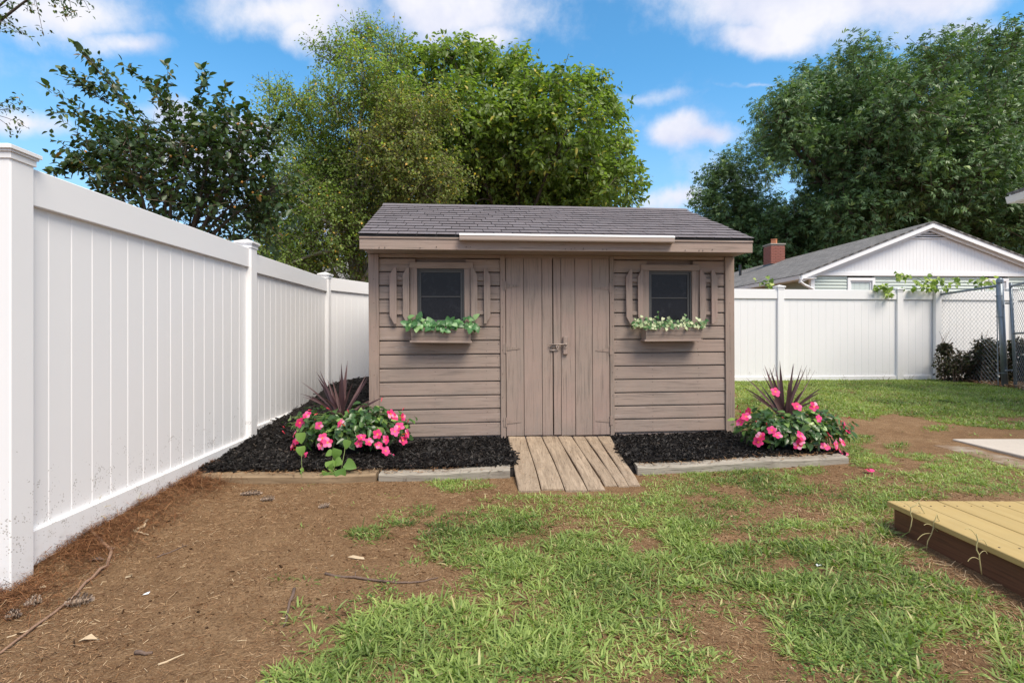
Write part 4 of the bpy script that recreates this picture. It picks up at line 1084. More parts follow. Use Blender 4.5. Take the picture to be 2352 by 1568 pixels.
def planter(cx_, cy_, zb_, flowers, buds, lab_side, nleaf, ctrz, rad, spikes, extra=None):
    pot = thing('plant_pot', f'wide black plastic pot on the mulch {lab_side}', 'pot', (cx_, cy_, zb_), group='black plastic pots')
    MB().lathe([(0, 0), (.150, 0), (.158, .012), (.180, .10), (.186, .102), (.190, .118), (.186, .125), (.205, .175), (.212, .178), (.214, .200), (.204, .203), (.196, .170), (0, .165)], (cx_, cy_, zb_), 36).build('pot_body', M_dark, pot, smooth=False)
    o_ = MB().lathe([(0, .172), (.196, .171)], (cx_, cy_, zb_), 20).build('potting_soil', M_mulch, pot)
    C0 = Vector((cx_, cy_, ctrz))
    pl = thing('flowering_plant', f'leafy plant with pink flowers in the pot {lab_side}', 'flowering plant', (cx_, cy_, zb_ + .17), group='pink flowering plants')
    st = MB()
    anchors = []
    for i in range(80):
        a = random.uniform(-math.pi - .25, .25) if random.random() < .85 else random.uniform(0, 2 * math.pi); e = random.uniform(-.45, 1.0); rr = random.uniform(.75, 1.04)
        d = Vector((math.cos(a) * math.cos(e) * rad[0], math.sin(a) * math.cos(e) * rad[1], math.sin(e) * rad[2])) * rr
        anchors.append(C0 + d)
        st.tube([Vector((cx_, cy_, zb_ + .17)), C0 + d * .45 + Vector((0, 0, .04)), C0 + d], [.004, .003, .0018], 5)
    st.build('stems', M_stem, pl)
    for i in range(nleaf):
        if i % 5 < 4:
            a0 = random.choice(anchors); p = C0 + (a0 - C0) * random.uniform(.5, 1.02) + rv(.025)
        else:
            a0 = C0 + rv(.15); p = C0 + Vector((random.gauss(0, rad[0] * .4), random.gauss(0, rad[1] * .4), random.gauss(0, rad[2] * .4)))
        out_ = (p - C0); out_ = Vector((out_.x, out_.y, out_.z * 1.4)).normalized() if out_.length > .01 else Vector((0, 0, 1))
        nv = (out_ * .8 + Vector((0, -.25, .75)) + rv(.35)).normalized()
        d = (out_ * .7 + rv(.7)); d = d - nv * d.dot(nv) * .8
        p.z = max(p.z, zb_ + .05)
        put('leaf', random.choice(LM_mand), pl, p, d, nv, random.uniform(.050, .088))
    nf = 900; dd = nrm(rng.normal(0, 1, (nf, 3))); dd[:, 1] = np.where(rng.random(nf) < .8, -np.abs(dd[:, 1]), dd[:, 1]); rho = rng.uniform(.45, .98, nf)
    pp = np.array([cx_, cy_, ctrz]) + dd * rho[:, None] * np.array(rad) * (1 + .12 * np.sin(dd[:, :1] * 9)); pp[:, 2] = np.maximum(pp[:, 2], zb_ + .06); pp[:, 2] -= .07 * np.exp(-((pp[:, 0] - at(spikes[0][0], spikes[0][1], cy_).x) / .12) ** 2) * (pp[:, 2] > ctrz)
    nn = nrm(dd * .8 + np.array([0, -.25, .75]) + rng.normal(0, .35, (nf, 3))); d2 = dd * .7 + rng.normal(0, .7, (nf, 3)); d2 -= nn * (d2 * nn).sum(1, keepdims=True) * .8
    scatter('foliage', pp, d2, nn, rng.uniform(.045, .08, nf), rng.uniform(.026, .044, nf), T_LEAF, M_mandleaf_a, rng.beta(1.2, 2, nf), .15, pl)
    for (fx, fy) in flowers:
        k_ = (fx - CX) / F; kz = (HY - fy) / F
        dxn = max(-.98, min(.98, (k_ * cy_ - cx_) / (rad[0] * 1.08)))
        Yf = cy_ - rad[1] * math.sqrt(max(.02, 1 - dxn * dxn)) * random.uniform(1.0, 1.12) - .03
        if fy < (HY + (CH - ctrz) * F / cy_) - 30: Yf = cy_ - rad[1] * .75
        p = Vector((k_ * Yf, Yf, CH + kz * Yf)); p.z = max(p.z, float(surf_z(p.x, p.y)) + .02)
        nv = Vector(((p.x - cx_) * 1.1, -.55, .28)) + rv(.22)
        flower(pl, p, nv, random.uniform(.028, .037))
    for (fx, fy) in buds:
        Yf = cy_ - rad[1] * .6; p = at(fx, fy, Yf)
        put('bud', bud_me, pl, p, Vector((1, 0, 0)) + rv(.3), Vector((p.x - cx_, -.3, .5)) + rv(.4), .040)
    # spike plant
    base = at(spikes[0][0], spikes[0][1], cy_ - .02)
    sp = thing('spike_plant', f'burgundy spike plant with sword leaves in the pot {lab_side}', 'spike plant', base, group='burgundy spike plants')
    for (tx, ty, dyy, w_, droop) in spikes[1]:
        tip = at(tx, ty, cy_ + dyy); b0 = base + Vector((random.uniform(-.02, .02), random.uniform(-.02, .02), 0)); n_ = 9
        v, f = [], []
        sidev = (tip - b0).cross(Vector((0, 1, 0))).normalized()
        if abs(dyy) > .15: sidev = (sidev + Vector((0, .4, .2))).normalized()
        ctrl = b0 + (tip - b0) * .5 + Vector((0, 0, droop))
        for j in range(n_ + 1):
            t_ = j / n_; c_ = b0 * (1 - t_) ** 2 + ctrl * 2 * t_ * (1 - t_) + tip * t_ * t_
            ww = w_ * 1.05 * (.55 + .75 * math.sin(math.pi * min(1, t_ * .9 + .12))) * (1 - t_ ** 4) + .0004
            v += [tuple(c_ - sidev * ww), tuple(c_ + Vector((0, .35 * ww, -.3 * ww))), tuple(c_ + sidev * ww)]
        for j in range(n_): q0 = j * 3; f += [(q0, q0 + 1, q0 + 4, q0 + 3), (q0 + 1, q0 + 2, q0 + 5, q0 + 4)]
        me_ = bpy.data.meshes.new('leaf'); me_.from_pydata(v, [], f); me_.materials.append(M_spike)
        for p in me_.polygons: p.use_smooth = True
        link('leaf', me_, sp)


Lz = lambda a, b_: (612.6 + a / 4.762, 804 + b_ / 4.762)
Rz = lambda a, b_: (1646 + a / 5.12, 804 + b_ / 5.12)
fl_l = [Lz(*q) for q in ((365, 795), (310, 910), (325, 990), (285, 1045), (270, 1150), (290, 1195), (575, 825), (440, 710), (810, 800), (610, 960), (665, 1010), (600, 1045), (1035, 955), (1120, 1000), (1210, 920), (1300, 980), (1225, 1040), (1300, 1100), (1400, 890), (1355, 700), (1490, 730), (1530, 910), (1490, 985), (1450, 835), (1400, 730), (415, 1150), (1005, 1020))]
fl_r = [Rz(*q) for q in ((280, 845), (375, 720), (345, 780), (490, 1080), (515, 1010), (650, 940), (715, 1000), (985, 1010), (990, 1075), (955, 1120), (690, 490), (945, 665), (1145, 665), (1200, 805), (1325, 1000), (1275, 1130), (1400, 1110), (1440, 1165), (1470, 1080), (1530, 940), (1605, 900), (1500, 885))]
bd_l = [Lz(*q) for q in ((200, 915), (200, 850), (690, 645), (900, 690), (1250, 565), (490, 655), (560, 690), (530, 770), (1475, 665), (1540, 800))]
bd_r = [Rz(*q) for q in ((235, 680), (285, 740), (455, 830), (595, 890), (1115, 905), (1530, 800), (1460, 870), (1380, 1000), (790, 800))]
sp_l = [(*q, dd, ww, dr_) for (q, dd, ww, dr_) in ((Lz(885, 110), .05, .0125, .0), (Lz(815, 135), .0, .011, .0), (Lz(800, 262), -.08, .012, .0), (Lz(555, 298), .0, .012, .03), (Lz(535, 228), .1, .008, .04), (Lz(660, 315), .1, .009, .03), (Lz(375, 345), .1, .006, .05), (Lz(362, 475), -.05, .006, .08), (Lz(385, 508), .0, .006, .07), (Lz(1090, 262), .05, .010, .0), (Lz(1110, 280), .12, .006, .0), (Lz(1105, 320), .0, .006, .02), (Lz(940, 355), -.15, .008, .02), (Lz(870, 330), .05, .010, .0), (Lz(470, 545), .1, .006, .09), (Lz(840, 300), .15, .011, .0), (Lz(620, 520), -.12, .008, .06))]
sp_r = [(*q, dd, ww, dr_) for (q, dd, ww, dr_) in ((Rz(742, 118), .0, .013, .0), (Rz(900, 155), .0, .012, -.01), (Rz(912, 150), .1, .009, .03), (Rz(562, 175), .05, .012, .02), (Rz(622, 205), -.03, .012, .02), (Rz(690, 190), .12, .011, .0), (Rz(1065, 170), .05, .007, .0), (Rz(345, 325), .05, .007, .05), (Rz(400, 380), .1, .006, .05), (Rz(290, 432), -.05, .007, .07), (Rz(1030, 460), -.1, .010, .05), (Rz(1250, 435), .0, .008, .05), (Rz(1240, 490), -.1, .008, .06), (Rz(1250, 580), -.1, .007, .07), (Rz(1160, 230), .1, .004, .0), (Rz(500, 600), .1, .006, .06), (Rz(1380, 760), -.1, .006, .09), (Rz(850, 330), -.1, .011, .0), (Rz(640, 540), -.1, .009, .04))]
planter(-1.41, 4.62, .085, fl_l, bd_l, 'left of the shed doors', 298, .315, (.53, .34, .185), ((785, 965), sp_l + extra_spikes((785, 960), 9)))
planter(2.46, 4.72, .075, fl_r, bd_r, 'by the right corner of the shed', 298, .285, (.53, .33, .17), ((1802, 962), sp_r + extra_spikes((1802, 958), 6)))

# pale vine that trails from the left pot over the timber
vine = thing('trailing_vine', 'lime green vine with large heart leaves trailing over the timber from the left pot', 'vine', tuple(at(765, 1060, 4.1)))
vs = MB(); q0, q1, q2 = at(*Lz(860, 1020), 4.25), at(*Lz(815, 1290), 4.02), at(*Lz(740, 1330), 3.98)
vs.tube([q0, at(*Lz(850, 1120), 4.12), q1], .0022, 6); vs.tube([at(*Lz(730, 1100), 4.15), at(*Lz(720, 1220), 4.05), q2], .0022, 6); vs.tube([at(*Lz(380, 1130), 4.2), at(*Lz(383, 1290), 4.0), at(*Lz(385, 1380), 3.9)], .0018, 6)
vs.build('stem', M_stem, vine)
for (a, b_, L, dx_, dz_, Yv) in ((780, 1080, .085, -.3, -1, 4.08), (720, 1110, .06, -.8, -.4, 4.1), (690, 1210, .085, .3, -1, 4.02), (820, 1200, .075, -.9, -.5, 4.02), (865, 1230, .095, .9, -.35, 3.99), (690, 1330, .105, .1, -1, 3.95), (800, 1300, .095, .35, -1, 3.95), (640, 1320, .05, -.3, -1, 3.96), (610, 1370, .045, -.8, -.6, 3.95), (700, 1300, .05, .2, .8, 3.94), (380, 1290, .03, .5, -.7, 3.98), (385, 1330, .02, -.7, -.5, 3.95), (890, 980, .075, -.2, -1, 4.2), (375, 900, .09, .1, -1, 4.22), (370, 1050, .08, .2, -1, 4.2)):
    put('leaf', random.choice(LM_vine), vine, at(*Lz(a, b_), Yv), (dx_, -.25, dz_), (random.uniform(-.3, .3), -1, .55), L)

# window box plants
def boxplant(x0, x1, zc, meshes, n_, Lr, label, group, hang):
    r_ = thing('box_plant', label, 'plant', tuple(shed.matrix_basis @ Vector(((x0 + x1) / 2, -.09, zc))), group=group)
    st = MB()
    for i in range(n_):
        q = Vector((random.uniform(x0, x1), random.uniform(-.15, -.03), zc + abs(random.gauss(0, .042))))
        if random.random() < .30: q.z -= random.uniform(.0, hang); q.y = -.175 - random.uniform(0, .015)
        p = shed.matrix_basis @ q; nv = Vector((random.gauss(0, .5), -1, .6 + random.gauss(0, .3))); d = Vector((random.gauss(0, .8), random.uniform(-.5, .1), random.gauss(.1, .7)))
        d = d - nv.normalized() * d.dot(nv.normalized()) * .7
        put('leaf', random.choice(meshes), r_, p, d, nv, random.uniform(*Lr))
        if i % 3 == 0: st.tube([shed.matrix_basis @ Vector((q.x * .8 + (x0 + x1) * .1, -.09, zc - .01)), p], .0013, 4)
    st.build('stems', M_stem, r_)
boxplant(sloc(935, off=.15), sloc(1098, off=.15), 1.160, LM_pot, 150, (.034, .070), 'bright green plant with rounded veined leaves in the left window box', None, .035)
boxplant(sloc(1458, off=.15), sloc(1622, off=.15), 1.155, LM_ivy, 260, (.020, .040), 'cream edged ivy in the right window box', None, .028)

# ------------------------------------------------------------------ trees
def bez(a, b_, c_, n_=7): return [a * (1 - t_) ** 2 + b_ * 2 * t_ * (1 - t_) + c_ * t_ * t_ for t_ in np.linspace(0, 1, n_)]


def tree(name, label, base, clumps, mat, leafL, leafW, T, nspray, per, twigl, droop, trunk_r, bark, fork, seed, dist, jit=.9, var_shift=0.0, up=.25, mat2=None, frac2=0, limbs=18, inner=.35, group=None):
    """clumps: (px, py, radius_px [, depth offset]) of the crown seen from the yard, built at depth dist with depth of their own"""
    r_ = np.random.default_rng(seed); rd = random.Random(seed)
    root = thing(name, label, 'tree', base, group=group); base = Vector(base)
    cs, rs = [], []
    for c_ in clumps:
        Yc = dist + (c_[3] if len(c_) > 3 else rd.uniform(-jit, jit)); p = at(c_[0], c_[1], Yc); cs.append(p); rs.append(c_[2] * Yc / F)
    cs = np.array([tuple(c_) for c_ in cs]); rs = np.array(rs)
    fk = base + Vector((rd.uniform(-.1, .1), 0, fork))
    mid = Vector(cs.mean(0))
    tb = MB(); tb.tube([base - Vector((0, 0, .2)), base + (fk - base) * .3 + Vector((.03, 0, 0)), fk, fk + (mid - fk) * .6], [trunk_r * 1.25, trunk_r, trunk_r * .8, trunk_r * .4], 10)
    tb.build('trunk', bark, root, smooth=True)
    order = sorted(range(len(cs)), key=lambda i: -rs[i])[:limbs]
    top = fk + (mid - fk) * .55
    for i in order:
        s0 = fk + (top - fk) * rd.uniform(0, 1); e_ = Vector(cs[i]); m_ = s0 + (e_ - s0) * .45 + Vector((0, 0, .12 * (e_ - s0).length)) + Vector((rd.uniform(-.2, .2), rd.uniform(-.2, .2), 0)) * (e_ - s0).length * .4
        pts = bez(s0, m_, e_ + (e_ - s0).normalized() * rs[i] * .5, 8); tb = MB(); tb.tube(pts, [trunk_r * (.38 * (1 - j / 8.5) + .04) for j in range(8)], 7)
        for _ in range(4):
            k_ = rd.randrange(3, 7); q_ = pts[k_]; d_ = Vector((rd.gauss(0, 1), rd.gauss(0, 1), rd.gauss(.4, .7))).normalized() * rs[i] * rd.uniform(.7, 1.2)
            tb.tube([q_, q_ + d_ * .5 + Vector((0, 0, .05)), q_ + d_], [trunk_r * .12, trunk_r * .08, trunk_r * .03], 5)
        tb.build('branch', bark, root, smooth=True)
    pr = rs ** 2; pr /= pr.sum(); ci = r_.choice(len(cs), nspray, p=pr)
    d = nrm(r_.normal(0, 1, (nspray, 3))); d[:, 2] = np.abs(d[:, 2]) * np.where(r_.random(nspray) < .65, 1, -1)
    rho = inner + (1.08 - inner) * r_.random(nspray) ** .55
    lump = 1 + .32 * np.sin(d[:, 0] * 5 + ci * 1.7) * np.cos(d[:, 2] * 6 + ci * 2.3)
    b0 = cs[ci] + d * (rs[ci] * rho * lump)[:, None]
    tw_ = nrm(d * .7 + r_.normal(0, .55, (nspray, 3)) + np.array([0, 0, up]))
    tl_ = twigl * r_.uniform(.6, 1.3, nspray)
    j = np.arange(per) / max(1, per - 1)
    P0 = b0[:, None, :] + tw_[:, None, :] * (tl_[:, None] * j[None, :])[:, :, None]
    P0[:, :, 2] -= droop * .25 * (j ** 2)[None, :] * tl_[:, None]
    P0 = P0.reshape(-1, 3) + r_.normal(0, twigl * .07, (nspray * per, 3))
    n_ = len(P0); twr = np.repeat(tw_, per, 0)
    side_ = nrm(np.cross(twr, r_.normal(0, 1, (n_, 3))))
    Dl = nrm(twr * .5 + side_ * .9 + np.array([0, 0, -droop]))
    Nl = nrm(np.array([0, 0, 1.0]) + r_.normal(0, .55, (n_, 3)) + np.repeat(d, per, 0) * .35)
    clv = r_.random(len(cs)); vv = .42 * r_.random(n_) + .22 * np.repeat(r_.random(nspray), per) + .22 * clv[np.repeat(ci, per)] + var_shift
    rare = r_.random(n_) < .03; vv = np.where(rare, r_.uniform(.92, 1, n_), vv.clip(0, .93))
    L_ = leafL * r_.uniform(.65, 1.25, n_); W_ = leafW * r_.uniform(.7, 1.2, n_)
    if mat2 is not None:
        pick = np.repeat(np.array([c_[4] if len(c_) > 4 else 0 for c_ in clumps])[ci], per) > r_.random(n_)
        for nm_, mk, mt in (('foliage', ~pick, mat), ('foliage', pick, mat2)):
            if mk.any(): scatter(nm_, P0[mk], Dl[mk], Nl[mk], L_[mk], W_[mk], T, mt, vv[mk], .1, root)
    else: scatter('foliage', P0, Dl, Nl, L_, W_, T, mat, vv, .1, root)
    kk = r_.random(nspray) < .7
    scatter('twigs', b0[kk] - tw_[kk] * tl_[kk][:, None] * .5, tw_[kk], r_.normal(0, 1, (kk.sum(), 3)), tl_[kk] * 1.5, trunk_r * .045 + .003, T_QUAD, M_twig, r_.random(kk.sum()), 0, root)
    return root, cs, rs


B = lambda *a: list(a)
# cherry-like tree behind the shed
cherry = [(1050, 165, 55), (960, 185, 60), (1110, 190, 55), (1090, 130, 24), (1185, 195, 50), (1200, 150, 22), (1235, 235, 55), (1320, 225, 48), (1372, 212, 28), (1390, 280, 45), (1300, 315, 80), (1180, 315, 90), (1060, 300, 90), (950, 320, 90), (1395, 365, 50),
          (1425, 425, 44), (1330, 420, 80), (1200, 430, 90), (1080, 420, 80), (980, 430, 80), (1448, 455, 24), (900, 250, 60), (1010, 130, 24), (1290, 190, 22), (1180, 380, 110, 1.8), (1060, 380, 110, 2.0), (1290, 400, 100, 1.8), (1350, 470, 70, 1.0), (1240, 500, 90, 1.0), (1100, 500, 90, 1.5), (1422, 350, 22), (1458, 400, 18)]
tree('broadleaf_tree', 'bright green spreading tree with drooping leaves directly behind the shed', (.1, 14.2, .2), cherry, M_cherry, .135, .078, T_LEAF, 8600, 8, .32, .28, .17, M_bark, 1.9, 11, 13.0, 1.2, up=.35, inner=.5)
# birch
birch = [(770, 135, 42), (845, 95, 34), (895, 135, 46), (830, 170, 55), (770, 235, 34), (640, 240, 30), (690, 255, 40), (745, 270, 38), (650, 305, 42), (720, 340, 60), (800, 300, 58), (870, 250, 60, -.3, .2), (900, 350, 80, -.6, .75), (830, 400, 80, .3, .3),
         (745, 430, 80), (660, 405, 45), (680, 480, 60), (760, 520, 80), (850, 500, 80, .2, .5), (930, 450, 62, -.5, .7), (700, 570, 60, .5, .2), (800, 590, 70, .5, .3), (825, 635, 40, .5, .3), (975, 400, 70, -.7, .75), (1000, 440, 60, -.8, .7), (950, 280, 55, -.6, .7), (1010, 250, 30, -.6, .6),
         (640, 560, 60), (610, 470, 30), (700, 620, 50), (780, 420, 90, 1.2), (860, 440, 90, 1.3), (640, 620, 50), (720, 200, 14), (625, 215, 14), (590, 600, 40)]
tree('birch_tree', 'tall fine leaved birch turning yellow brown, behind the corner of the white fence', (-3.3, 11.2, .2), birch, M_birch, .058, .040, T_RHOMB, 9400, 10, .36, .45, .12, M_barkpale, 1.2, 12, 10.6, .8, up=.2, mat2=M_birchb, limbs=22, inner=.15)
# shrubby tree with big dark leaves beyond the side fence
dark = [(235, 345, 42), (190, 378, 26), (280, 385, 55), (350, 355, 55), (420, 335, 60), (490, 325, 50), (560, 300, 30), (380, 420, 70), (470, 400, 70), (550, 385, 55), (300, 440, 55), (598, 345, 28), (620, 440, 45), (540, 470, 65), (440, 485, 65), (610, 520, 45), (300, 355, 34), (250, 420, 40), (560, 540, 50, .5)]
dt, dcs, drs = tree('fruit_tree', 'dark leaved small tree with long shoots and orange fruits beyond the left fence', (-4.1, 6.5, 0), dark, M_dogleaf, .082, .050, T_LEAF, 820, 8, .32, .15, .07, M_bark, 1.0, 13, 6.1, .45, up=.45, limbs=20, inner=.1)
shoots = [((380, 380), (300, 240), (171, 98)), ((350, 350), (260, 290), (105, 200)), ((360, 360), (230, 270), (122, 258)), ((330, 270), (240, 190), (140, 165)), ((400, 330), (380, 210), (285, 150)), ((390, 300), (400, 230), (345, 195)), ((400, 320), (380, 240), (386, 155)), ((440, 320), (450, 240), (472, 163)), ((480, 320), (490, 260), (517, 198)), ((540, 330), (560, 290), (582, 272)), ((270, 350), (240, 310), (222, 290)), ((250, 370), (190, 350), (150, 385)), ((240, 390), (170, 380), (114, 400)), ((600, 350), (620, 300), (650, 268)), ((470, 330), (500, 260), (555, 250)), ((250, 240), (210, 200), (160, 185)), ((300, 240), (240, 150), (190, 130))]
fr = MB(); nlf = 0
for (a, b_, c_) in shoots:
    Yc = 6.0 + random.uniform(-.3, .3); pts = bez(at(*a, Yc + .2), at(*b_, Yc), at(*c_, Yc - .1), 12)
    MB().tube(pts, [.0065 - .0004 * i for i in range(12)], 5).build('branch', M_bark, dt)
    for i in range(3, 12):
        for _ in range(2 if i < 11 else 3):
            if nlf >= 298: break
            p = pts[i] + rv(.02); tw_ = (pts[i] - pts[i - 1]).normalized(); nv = Vector((0, -.4, 1)) + rv(.4)
            put('leaf', random.choice(LM_tree), dt, p, tw_ * .6 + rv(.6) + Vector((0, 0, .1)), nv, random.uniform(.08, .115)); nlf += 1
SP = []
for (a, b_, c_) in shoots:
    pts = bez(at(*a, 6.2), at(*b_, 6.0), at(*c_, 5.9), 30)
    for i in range(2, 29):
        for _ in range(3): SP.append(tuple(pts[i] + rv(.035)))
scatter('foliage', SP, rng.normal(0, 1, (len(SP), 3)) + np.array([0, 0, .3]), rng.normal(0, .5, (len(SP), 3)) + np.array([0, -.3, 1]), rng.uniform(.05, .09, len(SP)), rng.uniform(.03, .05, len(SP)), T_LEAF, M_dogleaf, rng.random(len(SP)), .1, dt)
def fruits(cs, rs, n_, root, r_, seed):
    rd = random.Random(seed); m_ = MB()
    for _ in range(n_):
        i = rd.randrange(len(cs)); d = Vector((rd.gauss(0, 1), -abs(rd.gauss(0, 1)) - .4, rd.gauss(0, 1))).normalized(); p = Vector(cs[i]) + d * rs[i] * rd.uniform(.7, 1.0)
        m_.lathe([(0, -r_), (r_ * .8, -r_ * .6), (r_, 0), (r_ * .75, r_ * .65), (0, r_)], tuple(p), 6)
    o_ = m_.build('fruits', M_fruit, root, smooth=True); o_['kind'] = 'stuff'
fruits(dcs, drs, 26, dt, .014, 3)
# leafy twigs of a tree that stands left of the frame
ot = thing('overhanging_tree', 'sparse dark leafy branches reaching in at the upper left corner', 'tree', (-7.4, 6.2, 0))
MB().tube([(-7.4, 6.2, -.2), (-7.3, 6.2, 1.6), (-7.1, 6.1, 3.4), (-7.2, 6.0, 5.4)], [.14, .12, .09, .04], 10).build('trunk', M_bark, ot, smooth=True)
PP, DD, NN = [], [], []
limb_ends = []
for q_ in ((-25, 40), (70, -45), (150, -60), (-30, 262)):
    e_ = at(*q_, 6.0); s0 = Vector((-7.12, 6.1, 2.6 if q_[1] > 100 else 3.6)); pts = bez(s0, s0.lerp(e_, .5) + Vector((0, 0, .2)), e_, 9); limb_ends.append(e_)
    MB().tube(pts, [.028 - .0026 * i for i in range(9)], 7).build('branch', M_bark, ot, smooth=True)
for (ex, ey, n_) in ((30, 8, 26), (16, 38, 20), (62, 28, 16), (80, 12, 18), (125, 12, 30), (145, 35, 30), (165, 40, 16), (188, 4, 14), (205, 24, 10), (22, 70, 16), (55, 75, 12), (70, 88, 9), (100, 84, 9), (40, 225, 26), (12, 243, 20), (60, 250, 16), (60, 292, 16), (30, 300, 12), (-40, 60, 60), (-60, 240, 60), (-100, 150, 80)):
    Yc = 6.0 + random.uniform(-.15, .15); e_ = at(ex, ey, Yc)
    s0 = min(limb_ends, key=lambda q: (q - e_).length); pts = bez(s0, s0 + (e_ - s0) * .5 + Vector((0, 0, .06)), e_, 7)
    MB().tube(pts, [.0048 - .0005 * i for i in range(7)], 5).build('branch', M_bark, ot)
    for _ in range(int(n_ * 1.3)):
        t_ = 1 - abs(random.gauss(0, .22)); p = pts[0].lerp(e_, max(.1, t_)) + rv(.035); PP.append(tuple(p)); DD.append(tuple(rv(.7) + Vector((.3, 0, -.3)))); NN.append(tuple(Vector((0, -.3, 1)) + rv(.4)))
scatter('foliage', PP, DD, NN, rng.uniform(.032, .055, len(PP)), rng.uniform(.02, .03, len(PP)), T_LEAF, M_dogleaf, rng.random(len(PP)), .1, ot)
# oaks behind the neighbouring house
oak1 = [(1965, 150, 34), (1935, 195, 40), (2000, 190, 40), (1870, 205, 34), (1812, 245, 38), (1790, 290, 46), (1860, 270, 60), (1940, 260, 60), (2030, 240, 60), (1765, 340, 34), (1825, 345, 52), (1910, 335, 70), (2000, 330, 70), (1760, 395, 22), (1900, 420, 48), (1985, 420, 70),
        (1960, 495, 60), (2050, 500, 60), (1950, 380, 80, 2.5), (2020, 450, 90, 2.5), (1840, 500, 34), (1900, 540, 55, 1), (1990, 560, 70, 1)]
tree('oak_tree', 'big dark green oak left of the roof ridge behind the neighbouring house', (20.5, 29, 0), oak1, M_oak, .30, .16, T_TRI, 5200, 7, .8, .15, .42, M_bark, 4.0, 14, 27, 3.0, up=.3, limbs=16, inner=.62, group='oaks behind the neighbouring house')
oak2 = [(2105, 185, 46), (2160, 142, 40), (2220, 128, 40), (2290, 122, 42), (2345, 142, 42), (2110, 245, 60), (2190, 220, 70), (2270, 200, 70), (2340, 220, 60), (2090, 320, 70), (2180, 330, 70), (2260, 300, 70), (2335, 330, 70), (2080, 420, 70), (2170, 420, 70), (2250, 410, 70), (2330, 420, 70), (2150, 490, 60), (2250, 490, 60), (2335, 500, 60),
        (2200, 350, 110, 3), (2290, 400, 120, 3), (2140, 440, 100, 3), (2420, 250, 100), (2430, 380, 100), (2420, 500, 90), (2330, 570, 60), (2240, 560, 60)]
tree('oak_tree', 'tallest dark green oak at the right edge behind the neighbouring house', (26, 29, 0), oak2, M_oak, .31, .165, T_TRI, 6600, 7, .85, .15, .48, M_bark, 4.5, 15, 26, 3.2, up=.3, limbs=18, inner=.62, group='oaks behind the neighbouring house')
oak3 = [(1690, 378, 26), (1640, 412, 26), (1680, 425, 42), (1620, 470, 22), (1665, 490, 46), (1725, 480, 40), (1745, 540, 50), (1690, 565, 40), (1800, 545, 50), (1815, 590, 50), (1870, 575, 50), (1725, 600, 40), (1650, 540, 40), (1760, 600, 60, 2), (1700, 620, 60, 1), (1640, 590, 50, 1), (1900, 600, 60, 3), (1605, 450, 10)]
tree('oak_tree', 'lower bushy oak between the shed roof and the brick chimney', (14.5, 33, 0), oak3, M_oak, .29, .15, T_TRI, 3400, 7, .7, .15, .3, M_bark, 3.0, 16, 31, 2.2, up=.25, limbs=12, inner=.6, group='oaks behind the neighbouring house')
# added fill tree far behind, leaves darkened to put shade into the low gaps
wood = [(x_, y_, 95, random.uniform(-3, 6)) for x_ in range(1720, 2620, 80) for y_ in (430 if x_ > 1980 else 545, 520 if x_ > 1980 else 600, 610)]
tree('dark_fill_tree', 'added fill tree with leaves darkened as shade low behind the oaks', (24, 44, 0), wood, M_oak, .55, .3, T_TRI, 3600, 6, 1.2, .15, .4, M_bark, 4, 17, 42, 3, var_shift=-.25, limbs=8)

# ------------------------------------------------------------------ vine on the back fence, shrubs behind the chain link
def zz(a, b_): return 1837.7 + a / 6.14, 597 + b_ / 6.14
fv = thing('fence_vine', 'light green vine arching over the top of the back fence', 'vine', (7.5, 10.1, 1.9))
vm = MB(); vm.tube([at(*zz(1790, 345), 10.3), at(*zz(1650, 250), 10.2), at(*zz(1500, 218), 10.15), at(*zz(1350, 240), 10.1), at(*zz(1190, 295), 10.1)], [.006, .005, .004, .003, .002], 6)
vm.tube([at(*zz(1790, 345), 10.3), at(*zz(1900, 280), 10.3), at(*zz(2050, 290), 10.3), at(*zz(2300, 320), 10.3)], .004, 6); vm.tube([at(*zz(1350, 430), 10.4), at(*zz(1250, 390), 10.1), at(*zz(1230, 480), 10.0)], .004, 6)
vm.tube([at(*zz(1790, 345), 10.3), at(*zz(1780, 500), 10.5), (7.7, 10.5, .2)], .008, 6)
vm.build('stem', M_stem, fv)
LMf = [leaf_mesh('leaf', heart, leafmat('light_vine_leaves', [(0, (.10, .17, .035)), (.6, (.24, .34, .07)), (1, (.42, .50, .14))], 'rand', .3), .25, .2, 3)]
for (a, b_, n_, s_) in ((1180, 380, 22, 60), (1230, 430, 22, 60), (1270, 490, 10, 30), (1090, 385, 10, 40), (1060, 425, 8, 30), (1400, 210, 14, 40), (1400, 265, 8, 25), (1460, 280, 5, 15), (1540, 225, 6, 25), (1780, 290, 16, 50), (1900, 290, 20, 60), (2000, 285, 14, 50), (1750, 385, 16, 60), (1600, 405, 12, 50), (1870, 400, 20, 60), (2050, 400, 12, 50), (2200, 330, 14, 60), (1650, 318, 10, 35), (1460, 405, 4, 10), (1850, 200, 4, 20), (2200, 260, 5, 30)):
    for _ in range(n_):
        p = at(*zz(a + random.gauss(0, s_ * .6), b_ + random.gauss(0, s_ * .35)), 10.08 + random.uniform(-.1, .1) if b_ > 350 else 10.2 + random.uniform(-.15, .15))
        put('leaf', LMf[0], fv, p, rv(.7) + Vector((0, -.2, -.3)), Vector((0, -.7, .8)) + rv(.4), random.uniform(.05, .09))
